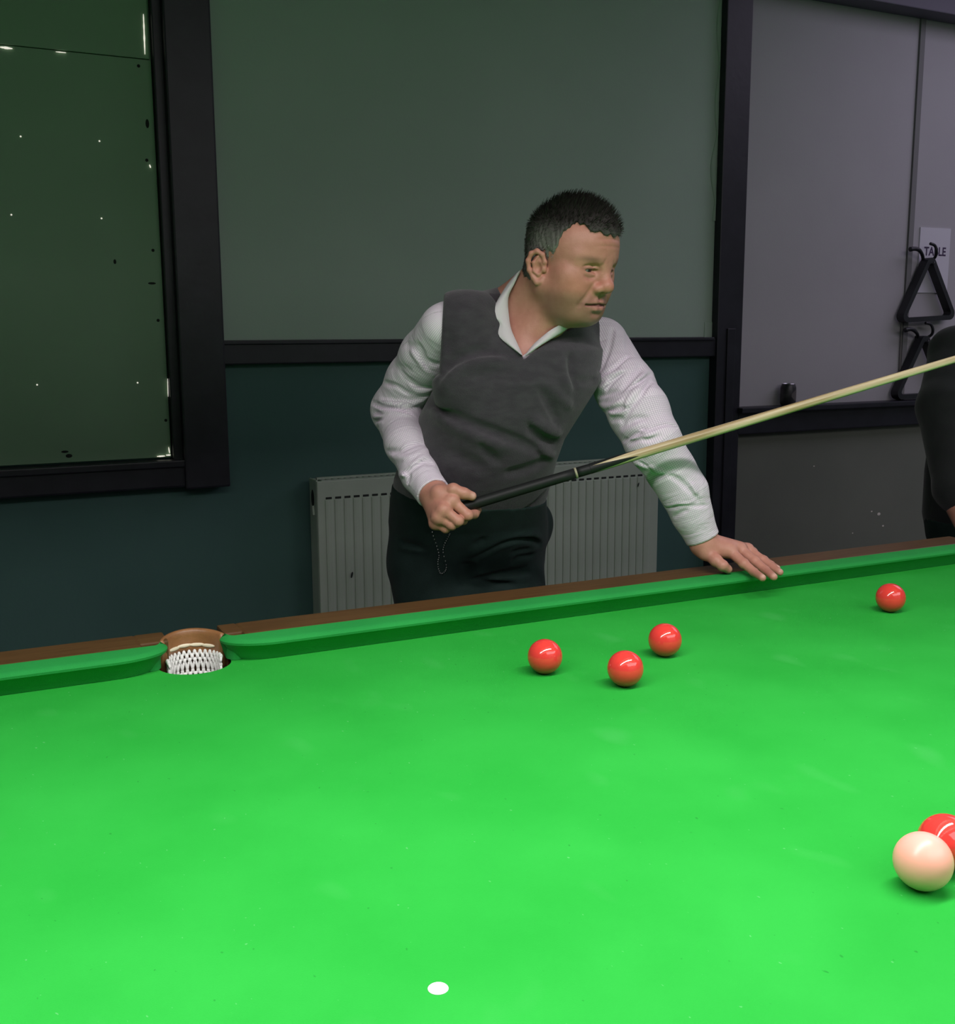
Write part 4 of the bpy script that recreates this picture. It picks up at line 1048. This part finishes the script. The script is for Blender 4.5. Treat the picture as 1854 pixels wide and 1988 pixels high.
for z, w, d in (([(180, 740), (340, 640), (510, 500)], .0045, .005), ([(165, 790), (330, 700), (450, 660)], .006, -.005), ([(215, 640), (290, 430), (330, 240)], .005, .003), ([(330, 210), (320, 300)], .004, .005), ([(470, 250), (490, 420), (540, 520)], .008, .002),
                ([(250, 880), (330, 770), (450, 670)], .005, .006), ([(160, 850), (230, 830), (290, 760)], .006, -.005), ([(420, 880), (560, 720), (640, 600)], .008, .004), ([(500, 860), (620, 780), (740, 690)], .005, .005), ([(540, 830), (650, 720), (770, 700)], .008, -.005),
                ([(520, 1060), (620, 930), (740, 770)], .006, .005), ([(460, 1120), (500, 980), (600, 860)], .007, -.004), ([(170, 940), (300, 900), (420, 880)], .006, .004), ([(190, 1030), (300, 1050), (420, 980)], .006, -.006), ([(270, 1080), (360, 1070), (490, 1060)], .006, .006), ([(280, 1090), (340, 1120), (470, 1090)], .005, -.004),
                ([(490, 1220), (560, 1180), (700, 1165)], .006, .005), ([(430, 1260), (480, 1130), (520, 1050)], .006, .004), ([(310, 1190), (380, 1170), (450, 1200)], .006, .005), ([(430, 1330), (540, 1280), (640, 1240)], .006, -.005),
                ([(720, 1305), (800, 1260), (930, 1240), (1030, 1280)], .0032, .0045), ([(440, 1420), (560, 1340), (690, 1290)], .005, .006), ([(460, 1400), (600, 1310), (720, 1330)], .005, -.005), ([(500, 1450), (620, 1390), (720, 1400), (840, 1360)], .005, .006), ([(530, 1400), (680, 1370), (780, 1330)], .005, -.005),
                ([(640, 1640), (760, 1720), (860, 1760), (980, 1790)], .006, -.006), ([(720, 1810), (860, 1770), (980, 1800), (1080, 1870), (1200, 1990)], .0055, .006), ([(620, 1640), (700, 1680), (780, 1760)], .005, .005), ([(1160, 1860), (1230, 1990)], .005, -.004),
                ([(560, 1650), (620, 1660), (680, 1700)], .006, -.006)):
    fold(SH, SHB, FL_(z), w*.82, d*1.9)
F3 = lambda z: px_list(z, 1240, 960, 5.794)
for z, w, d in (([(620, 0), (690, 100)], .005, .005), ([(290, 145), (450, 125), (620, 130), (770, 120)], .0035, .005), ([(300, 120), (450, 105), (600, 115)], .004, -.004), ([(390, 260), (470, 210), (560, 170)], .004, .004)):
    fold(SH, SHB, F3(z), w, d)
# opening of the shirt at the throat
NOTCH = at(1017, 694, 1.07)
SHV = [NOTCH+vec(0, 0, .006), at(972, 566, 1.13), at(1108, 618, 1.09)]
def vee(pts, depth=0.10):
    """wedge between two planes through the notch, open upwards, in front of the spine"""
    nL = unit(np.cross(pts[1]-pts[0], vec(-.15, -1, .35))); nR = unit(np.cross(vec(-.15, -1, .35), pts[2]-pts[0]))
    if nL@(pts[2]-pts[0]) > 0: nL = -nL
    if nR@(pts[1]-pts[0]) > 0: nR = -nR
    def fn(P):
        q = P-pts[0]; return np.maximum(np.maximum(q@nL, q@nR), P[:, 1]-(1.165))
    return fn
SH.add(vee(SHV), NOTCH, 1e9, .002, 's')
SH.cone(NB+nax*.0, NB+nax*0.12, .060, .062, .003, 's')
v, f_ = mesh_shape(SH, (0.36, 0.90, 0.06), (1.08, 1.45, 0.66), 0.0026)
me = mesh_from('shirt', v, f_)
def arm_uv(P):
    out = np.zeros((len(P), 3)); best = np.full(len(P), 1e9)
    for ar in (ARM_R, ARM_L):
        acc = 0; ref = unit(np.cross(ar[-1]-ar[0], vec(.3, 1, .1)))
        for i in range(len(ar)-1):
            a, b = ar[i], ar[i+1]; ba = b-a; l = np.linalg.norm(ba); t = np.clip((P-a)@ba/(l*l), 0, 1); q = P-a-t[:, None]*ba; d = (q*q).sum(1)
            ax = ba/l; r1 = unit(ref-ax*(ref@ax)); r2 = np.cross(ax, r1); an = np.arctan2(q@r2, q@r1)
            mk = d < best; best[mk] = d[mk]; out[mk, 0] = an[mk]*0.045; out[mk, 1] = acc+t[mk]*l
            acc += l
    return out
set_attr(me, 'weave', arm_uv(v), 'FLOAT_VECTOR')
def check_mat():
    m_ = mat('checked_shirting', (.70, .66, .72), 0.8, 0.2, bump=0.12, bscale=500, sheen=0.1); nt = m_.node_tree; nd, lk = nt.nodes, nt.links; B = nd['Principled BSDF']
    a = nd.new('ShaderNodeAttribute'); a.attribute_name = 'weave'; sp = nd.new('ShaderNodeSeparateXYZ'); lk.new(a.outputs['Vector'], sp.inputs[0])
    fac = []
    for ch in ('X', 'Y'):
        mm = nd.new('ShaderNodeMath'); mm.operation = 'MULTIPLY'; mm.inputs[1].default_value = 2*math.pi/0.0037; lk.new(sp.outputs[ch], mm.inputs[0])
        s_ = nd.new('ShaderNodeMath'); s_.operation = 'SINE'; lk.new(mm.outputs[0], s_.inputs[0])
        r = nd.new('ShaderNodeMapRange'); r.inputs['From Min'].default_value = 0.25; r.inputs['From Max'].default_value = 0.9; lk.new(s_.outputs[0], r.inputs['Value']); fac.append(r)
    mx_ = nd.new('ShaderNodeMath'); mx_.operation = 'MAXIMUM'; lk.new(fac[0].outputs[0], mx_.inputs[0]); lk.new(fac[1].outputs[0], mx_.inputs[1])
    sc = nd.new('ShaderNodeMath'); sc.operation = 'MULTIPLY'; sc.inputs[1].default_value = 0.75; lk.new(mx_.outputs[0], sc.inputs[0])
    mx = nd.new('ShaderNodeMix'); mx.data_type = 'RGBA'; mx.inputs['A'].default_value = (.76, .69, .76, 1); mx.inputs['B'].default_value = (.40, .33, .43, 1); lk.new(sc.outputs[0], mx.inputs['Factor']); lk.new(mx.outputs['Result'], B.inputs['Base Color'])
    mp2 = nd.new('ShaderNodeMapping'); mp2.inputs['Scale'].default_value = (16, 55, 1); lk.new(a.outputs['Vector'], mp2.inputs['Vector'])
    nz = nd.new('ShaderNodeTexNoise'); nz.inputs['Scale'].default_value = 1.0; nz.inputs['Detail'].default_value = 2.5; nz.inputs['Distortion'].default_value = 0.8; lk.new(mp2.outputs[0], nz.inputs['Vector'])
    b2 = nd.new('ShaderNodeBump'); b2.inputs['Strength'].default_value = 0.55; b2.inputs['Distance'].default_value = 0.006; lk.new(nz.outputs['Fac'], b2.inputs['Height'])
    old = B.inputs['Normal'].links[0].from_node; lk.new(b2.outputs[0], old.inputs['Normal'])
    return m_
M['shirt'] = check_mat()
shirt = link('shirt', me, M['shirt'], man)
# collar: stand and two leaves, laid on neck and chest
NK = Shape(); add_trunk(NK, 0.006, 0.006); add_neck(NK, 0.004)
def leaf(name, inner, outer, lift_in, lift_out):
    A = catmull(hits(NK, inner), 5); B = catmull(hits(NK, outer), 5); n = len(A); A, B = np.array(A), np.array(B)
    rows = []
    for i in range(n):
        vd = unit(CAM-A[i]); row = []
        for k_ in range(6):
            t = k_/5; p = A[i]*(1-t)+B[i]*t; row.append(p+vd*(lift_in*(1-t)+lift_out*t+0.006*math.sin(math.pi*t)))
        back = [p-vd*0.0028 for p in row[::-1]]
        rows.append(row+back)
    bm = bmesh.new(); V = bm_grid(bm, rows, True); bm.faces.new(V[0][::-1]); bm.faces.new(V[-1])
    o = from_bm(name, bm, M['collar'], man, True); return smooth_by_angle(o, 50)
M['collar'] = mat('shaded_collar_shirting', (.56, .53, .55), 0.8, 0.2, bump=0.2, bscale=500)  # shirting darkened: the head's shade is put into the colour
leaf('collar_leaf', [(1013, 522), (1000, 548), (987, 578), (988, 612), (993, 640), (1005, 668), (1015, 690)], [(1003, 530), (982, 556), (962, 590), (954, 612), (969, 628), (970, 654), (1010, 688)], .004, .010)
leaf('collar_leaf', [(1018, 690), (1036, 668), (1054, 652), (1070, 640), (1092, 628)], [(1020, 692), (1048, 672), (1072, 657), (1092, 645), (1112, 630)], .003, .008)
# ---- vest
VS = Shape(); add_trunk(VS, 0.010, 0.009)
VS.cone(RSH+vec(.035, -.015, 0), vec(.565, 1.15, .41), .058, .052, .04)
SL0, SL1 = at(862, 566, 1.14), at(853, 720, 1.06); SR0, SR1 = at(1184, 612, 1.16), at(1159, 750, 1.09)
nl = unit(np.cross(SL1-SL0, ray(858, 640))); nl = nl if nl[0] < 0 else -nl
nr = unit(np.cross(SR1-SR0, vec(0.0, 1, 0))); nr = nr if nr[0] > 0 else -nr
def armhole(P, p, n_, side):
    d = (P-p)@n_; low = np.clip((0.43-P[:, 2])*2.0, 0, 1); return d-low*0.6
VS.add(lambda P: armhole(P, SL0, nl, -1), SL0, 1e9, .006, 'i'); VS.add(lambda P: armhole(P, SR0, nr, 1), SR0, 1e9, .006, 'i')
H3 = [at(1050, 973, 1.33), at(945, 1015, 1.17), at(758, 980, 1.33)]
hn = unit(np.cross(H3[1]-H3[0], H3[2]-H3[0])); hn = hn if hn[2] < 0 else -hn
VS.plane(H3[1], hn, .006)
VSB = Shape(); VSB.L = list(VS.L)
FV = lambda z: px_list(z, 700, 520, 2.575)
for z, w, d in (([(395, 560), (440, 490), (520, 445), (640, 415), (760, 420)], .011, .008), ([(400, 600), (480, 510), (600, 470), (740, 470)], .016, -.005), ([(340, 660), (450, 740), (600, 800), (740, 850), (870, 905), (955, 945)], .010, .009), ([(350, 700), (450, 780), (600, 850), (720, 900)], .014, -.006),
                ([(860, 760), (920, 800), (990, 835)], .010, -.010), ([(840, 790), (900, 850), (980, 870)], .010, .008), ([(900, 610), (950, 700), (985, 770)], .009, .007), ([(960, 600), (1010, 660), (1050, 700)], .010, -.005), ([(1050, 430), (1055, 520), (1075, 600)], .008, .005), ([(1000, 440), (1010, 540), (1040, 640)], .012, -.004),
                ([(880, 900), (930, 930), (965, 945)], .009, -.008), ([(720, 1030), (820, 1010), (930, 960)], .012, .006), ([(600, 860), (640, 930), (700, 980)], .010, .004), ([(1080, 560), (1130, 570), (1180, 560)], .008, .005), ([(430, 900), (520, 960), (640, 1010)], .016, .004), ([(440, 330), (450, 430), (430, 520)], .014, .003),
                ([(640, 1262), (760, 1240), (850, 1190), (920, 1120)], .0045, .005), ([(400, 140), (395, 300), (385, 430)], .004, .004), ([(1232, 260), (1215, 400), (1190, 520)], .004, .004)):
    fold(VS, VSB, FV(z), w*.92, d*1.8)
VV = [NOTCH-vec(0, 0, .004), at(962, 560, 1.13), at(1118, 622, 1.09)]
VS.add(vee(VV), NOTCH, 1e9, .004, 's')
VS.cone(NB, NB+nax*0.12, .068, .074, .004, 's')
v, f_ = mesh_shape(VS, (0.44, 0.98, 0.05), (1.0, 1.52, 0.66), 0.0032)
M['vest'] = mat('charcoal_knit', (.036, .031, .039), 0.85, 0.25, var=(.048, .043, .051), vscale=40, bump=0.7, bscale=420, stretch=(1, 1, 2.2), sheen=0.22)
link('knitted_vest', mesh_from('knitted_vest', v, f_), M['vest'], man)
# ---- trousers
TR = Shape(); f_, c, R = column([r for r in ROWS if r[0] < 0.26], 0.012); TR.add(f_, c, R, .03)
TR.chain(LEG_R, [.104, .101, .076, .066], .02); TR.chain(LEG_L, [.104, .101, .076, .066], .02)
TR.ball(vec(0.838, 1.36, 0.095), (.035, .07, .05), .03)
TR.plane(H3[1]+vec(0, 0, .03), -hn, .004)
for lg in (LEG_R, LEG_L): TR.plane(vec(0, 0, FLOOR+0.045), (0, 0, -1))
TRB = Shape(); TRB.L = list(TR.L)
FT = lambda z: px_list(z, 740, 940, 5.15)
for z, w, d in (([(900, 770), (1050, 680), (1200, 600), (1360, 555), (1500, 550), (1590, 600)], .007, .010), ([(960, 740), (1120, 640), (1300, 570), (1480, 525), (1590, 560)], .012, -.006), ([(1300, 690), (1400, 665), (1490, 655)], .006, .006), ([(1310, 780), (1380, 735), (1530, 710)], .006, .007),
                ([(860, 980), (1050, 930), (1250, 880), (1440, 840)], .006, .008), ([(1090, 915), (1250, 895), (1480, 882)], .006, .006), ([(970, 960), (1080, 990), (1320, 997)], .007, .007), ([(1100, 950), (1300, 940), (1480, 930)], .010, -.005), ([(190, 590), (300, 615), (420, 640)], .007, .006), ([(180, 620), (300, 640), (420, 660)], .008, -.004),
                ([(920, 630), (980, 580), (1050, 550)], .008, .005), ([(880, 780), (850, 900), (830, 1060)], .014, .010), ([(880, 1010), (1000, 1030), (1150, 1020)], .008, .004)):
    fold(TR, TRB, FT(z), w*.9, d*1.4)
v, f_ = mesh_shape(TR, (0.46, 1.15, FLOOR+0.03), (0.92, 1.55, 0.20), 0.0042)
M['trousers'] = mat('dark_trousers', (.006, .017, .014), 0.8, 0.2, var=(.009, .022, .019), vscale=30, bump=0.3, bscale=600, sheen=0.03)
link('trousers', mesh_from('trousers', v, f_), M['trousers'], man)
M['shoe'] = mat('black_shoe', (.012, .012, .013), 0.3)
def shoes(ank, dirs, parent, m):
    for A, d in zip(ank, dirs):
        d = unit(d); S = Shape(); fl = FLOOR
        S.cone(vec(A[0], A[1], fl+.055), vec(A[0], A[1], fl+.10), .046, .046, .01)
        S.cone(vec(A[0], A[1], fl+.045)-d*.03, vec(A[0], A[1], fl+.035)+d*.15, .045, .040, .02); S.plane((0, 0, fl+.001), (0, 0, -1), .004)
        c = vec(A[0], A[1], fl+.05)+d*.06
        vv, ff = mesh_shape(S, c-vec(.22, .22, .06), c+vec(.22, .22, .12), .007); link('shoe', mesh_from('shoe', vv, ff), m, parent)
shoes((LEG_R[-1], LEG_L[-1]), (vec(-.05, -1, 0), vec(.2, -1, 0)), man, M['shoe'])
# thin key chain hanging on the trouser front
M['steel'] = mat('steel_chain', (.45, .46, .45), 0.3, metal=1.0)
CH = catmull(hits(TR, [(836, 1020), (841, 1040), (848, 1060), (852, 1078), (850, 1090), (851, 1104), (856, 1113), (864, 1108), (866, 1096), (860, 1072), (862, 1058), (868, 1046), (873, 1036)]), 3)
bm = bmesh.new()
for i, p in enumerate(CH):
    bm_ellipsoid(bm, p+vec(-.001, -.003, 0), (.0012, .0012, .0017), None, 6, 4)
o = from_bm('key_chain', bm, M['steel'], man); o['kind'] = 'stuff'

# ------------------------------------------------------------------ the cue
B0, B1 = at(876, 991, 1.082), at(1854, 697.5, 0.70)
cax = unit(B1-B0); LC = 1.45
cue = empty('snooker_cue', B0); tag(cue, 'long wooden snooker cue with black butt held across the man in charcoal vest', 'cue')
def cue_r(s): return 0.0108-0.0062*s/LC
def cue_seg(name, s0, s1, m, n=8, seg=28, over=0.0):
    o = tube(name, [B0+cax*(s0+(s1-s0)*i/n) for i in range(n+1)], [cue_r(s0+(s1-s0)*i/n)+over for i in range(n+1)], m, cue, seg)
    q = np.array([v.co[:] for v in o.data.vertices])-B0; w1_ = unit(np.cross(cax, vec(0, 0, 1))); w2_ = np.cross(cax, w1_)
    set_attr(o.data, 'grain', np.stack([q@cax, q@w1_, q@w2_], 1), 'FLOAT_VECTOR'); return o
M['ebony'] = mat('black_butt', (.009, .010, .010), 0.55, 0.3)
M['ash'] = mat('ash_shaft', (.62, .52, .33), 0.4, 0.35, var=(.33, .23, .11), vscale=1.0, stretch=(5, 150, 150), coat=0.1, detail=3, vec='grain')
def s_at(px):
    best = min(np.linspace(0, 1.2, 2401), key=lambda s: abs(proj_x(B0+cax*s)-px)); return best
def proj_x(P):
    d = P-CAM; return IMG_W/2+FOC*(d@CR)/(d@CF)
sr = s_at(1119); s2 = s_at(1150); s3 = s_at(1238)
cue_seg('butt', 0.0, sr-.003, M['ebony']); cue_seg('joint_ring', sr-.003, sr+.001, mat('pale_ring', (.32, .30, .2), .5), 1, 28, .0003); cue_seg('butt', sr+.001, s2, M['ebony'], 3)
cue_seg('shaft', s2-.001, LC-.012, M['ash'], 30); cue_seg('ferrule', LC-.012, LC-.003, M['brass'], 1); cue_seg('tip', LC-.003, LC+.004, mat('blue_tip', (.05, .15, .3), .8), 1)
# four black splice points tapering into the ash
vw = unit(CAM-(B0+cax*s2)); e1 = unit(vw-cax*(vw@cax)); e2 = np.cross(cax, e1)
for k_ in range(4):
    bm = bmesh.new(); rows = []; a0 = math.radians(18+90*k_)
    for i in range(15):
        t = i/14; s = s2-.004+(s3-s2+.004)*t; hwid = math.radians(47)*(1-t)**0.75*0.98+0.004; r = cue_r(s)+.00025
        rows.append([B0+cax*s+(e1*math.cos(a0+hwid*j)+e2*math.sin(a0+hwid*j))*r for j in np.linspace(-1, 1, 7)])
    bm_grid(bm, rows); from_bm('splice', bm, M['ebony'], cue, True)

# ------------------------------------------------------------------ the dark figure at the right edge
Y2 = 1.55
def build_onlooker():
    p = empty('person', (2.50, Y2, FLOOR)); tag(p, 'person in black clothes with one bare forearm, cut off by the right edge', 'person')
    rows = [(0.50, 2.56, Y2+.02, .10, .075), (0.45, 2.55, Y2, .165, .11), (0.36, 2.54, Y2, .185, .125), (0.2, 2.54, Y2, .18, .125), (0.08, 2.54, Y2, .185, .135), (-0.05, 2.545, Y2, .19, .135), (-0.12, 2.55, Y2, .18, .12)]
    nb = vec(2.565, Y2+.01, .50); hc = vec(2.60, Y2-.02, .66)
    sR, sL = at(1853, 682, Y2), vec(2.78, Y2, .44)
    aR = [sR, at(1832, 790, Y2-.08), at(1850, 950, Y2-.20), at(1890, 1035, Y2-.27), at(1935, 1070, Y2-.31)]
    aL = [sL, vec(2.80, Y2, .28), vec(2.81, Y2-.02, .12), vec(2.78, Y2-.12, -.04), vec(2.74, Y2-.2, -.1)]
    lR = [vec(2.455, Y2, -.06), vec(2.45, Y2, -.42), vec(2.45, Y2+.03, -.78)]; lL = [vec(2.635, Y2, -.06), vec(2.64, Y2, -.42), vec(2.65, Y2+.03, -.78)]
    def trunk(S, i, si):
        f1, c, R = column(rows, i); S.add(f1, c, R, .03); S.cone(nb, sR, .055+si, .060+si, .04); S.cone(nb, sL, .055+si, .060+si, .04)
    S = Shape(); trunk(S, -.01, -.008); S.chain(aR, [.05, .046, .042, .036, .027], .015); S.chain(aL, [.05, .046, .042, .036, .027], .015)
    S.chain(lR, [.085, .06, .045], .02); S.chain(lL, [.085, .06, .045], .02)
    for lg in (lR, lL): S.cone(lg[-1], lg[-1]+vec(0, -.12, -.04), .04, .03, .02)
    S.cone(nb, hc, .058, .056, .02); S.ball(hc+vec(0, .01, .05), (.074, .094, .082), .02); S.ball(hc+vec(0, -.035, .0), (.06, .052, .085), .03); S.ball(hc+vec(0, -.06, -.075), (.03, .024, .022), .03)
    S.cone(hc+vec(0, -.088, .03), hc+vec(0, -.105, -.005), .010, .013, .01)
    for s in (1, -1): S.ball(hc+vec(s*.078, .01, .01), (.010, .018, .030), .008); S.ball(hc+vec(s*.03, -.095, .03), (.014, .012, .008), .008, 's'); S.ball(hc+vec(s*.03, -.076, .03), .0145, .004)
    S.cone(hc+vec(-.02, -.09, -.04), hc+vec(.02, -.09, -.04), .006, .006, .008)
    for ar in (aR, aL):
        ax = unit(ar[-1]-ar[-2]); sd = unit(np.cross(ax, vec(0, 0, 1))); up = np.cross(sd, ax); W = ar[-1]
        for q, (o_, l_) in enumerate(((-.03, .062), (-.01, .075), (.01, .07), (.028, .055))):
            kk = W+ax*.075+sd*o_; S.cone(W, kk, .022, .013, .012); S.chain([kk, kk+ax*l_*.55-up*.008, kk+ax*l_-up*.025], [.010, .009, .007], .004)
        S.chain([W+ax*.02-sd*.02, W+ax*.05-sd*.048-up*.01, W+ax*.085-sd*.052-up*.02], [.016, .012, .009], .008)
    v, f1 = mesh_shape(S, (1.95, Y2-.52, FLOOR+.005), (2.95, Y2+.25, .85), .007, slack=.03)
    me = mesh_from('body', v, f1); set_attr(me, 'skin_tone', np.tile(vec(.43, .20, .14), (len(v), 1))); link('body', me, M['skin'], p)
    blk = mat('black_cotton', (.011, .013, .013), .85, .2, var=(.015, .017, .017), vscale=20, bump=.3, bscale=500, sheen=.15)
    S = Shape(); trunk(S, .012, .010); S.chain(aR[:3]+[aR[2]*.8+aR[3]*.2], [.068, .072, .050, .046], .02); S.chain(aL[:3], [.064, .064, .056], .02)
    S.cone(nb, hc, .060, .062, .002, 's'); S.plane((0, 0, -.10), (0, 0, -1), .004)
    v, f1 = mesh_shape(S, (1.95, Y2-.36, -.14), (2.95, Y2+.25, .62), .006); link('black_top', mesh_from('black_top', v, f1), blk, p)
    S = Shape(); f2, c, R = column([r for r in rows if r[0] < .1], .010); S.add(f2, c, R, .03); S.chain(lR, [.098, .074, .064], .03); S.chain(lL, [.098, .074, .064], .03); S.plane((0, 0, FLOOR+.04), (0, 0, -1)); S.plane((0, 0, -.06), (0, 0, 1))
    v, f1 = mesh_shape(S, (2.2, Y2-.25, FLOOR+.02), (2.85, Y2+.25, 0.0), .008); link('trousers', mesh_from('trousers', v, f1), M['trousers'], p)
    S = Shape(); S.ball(hc+vec(0, .016, .060), (.080, .098, .084), .02); S.plane(hc+vec(0, -.03, .045), unit(vec(0, -1, -.5)), .01)
    v, f1 = mesh_shape(S, hc+vec(-.12, -.14, -.1), hc+vec(.12, .15, .2), .006); me = mesh_from('hair', v, f1); set_attr(me, 'hair_tone', np.tile(vec(.02, .016, .012), (len(v), 1))); link('hair', me, bpy.data.materials['hair'], p)
    shoes((lR[-1], lL[-1]), (vec(-.1, -1, 0), vec(.1, -1, 0)), p, M['shoe'])
build_onlooker()
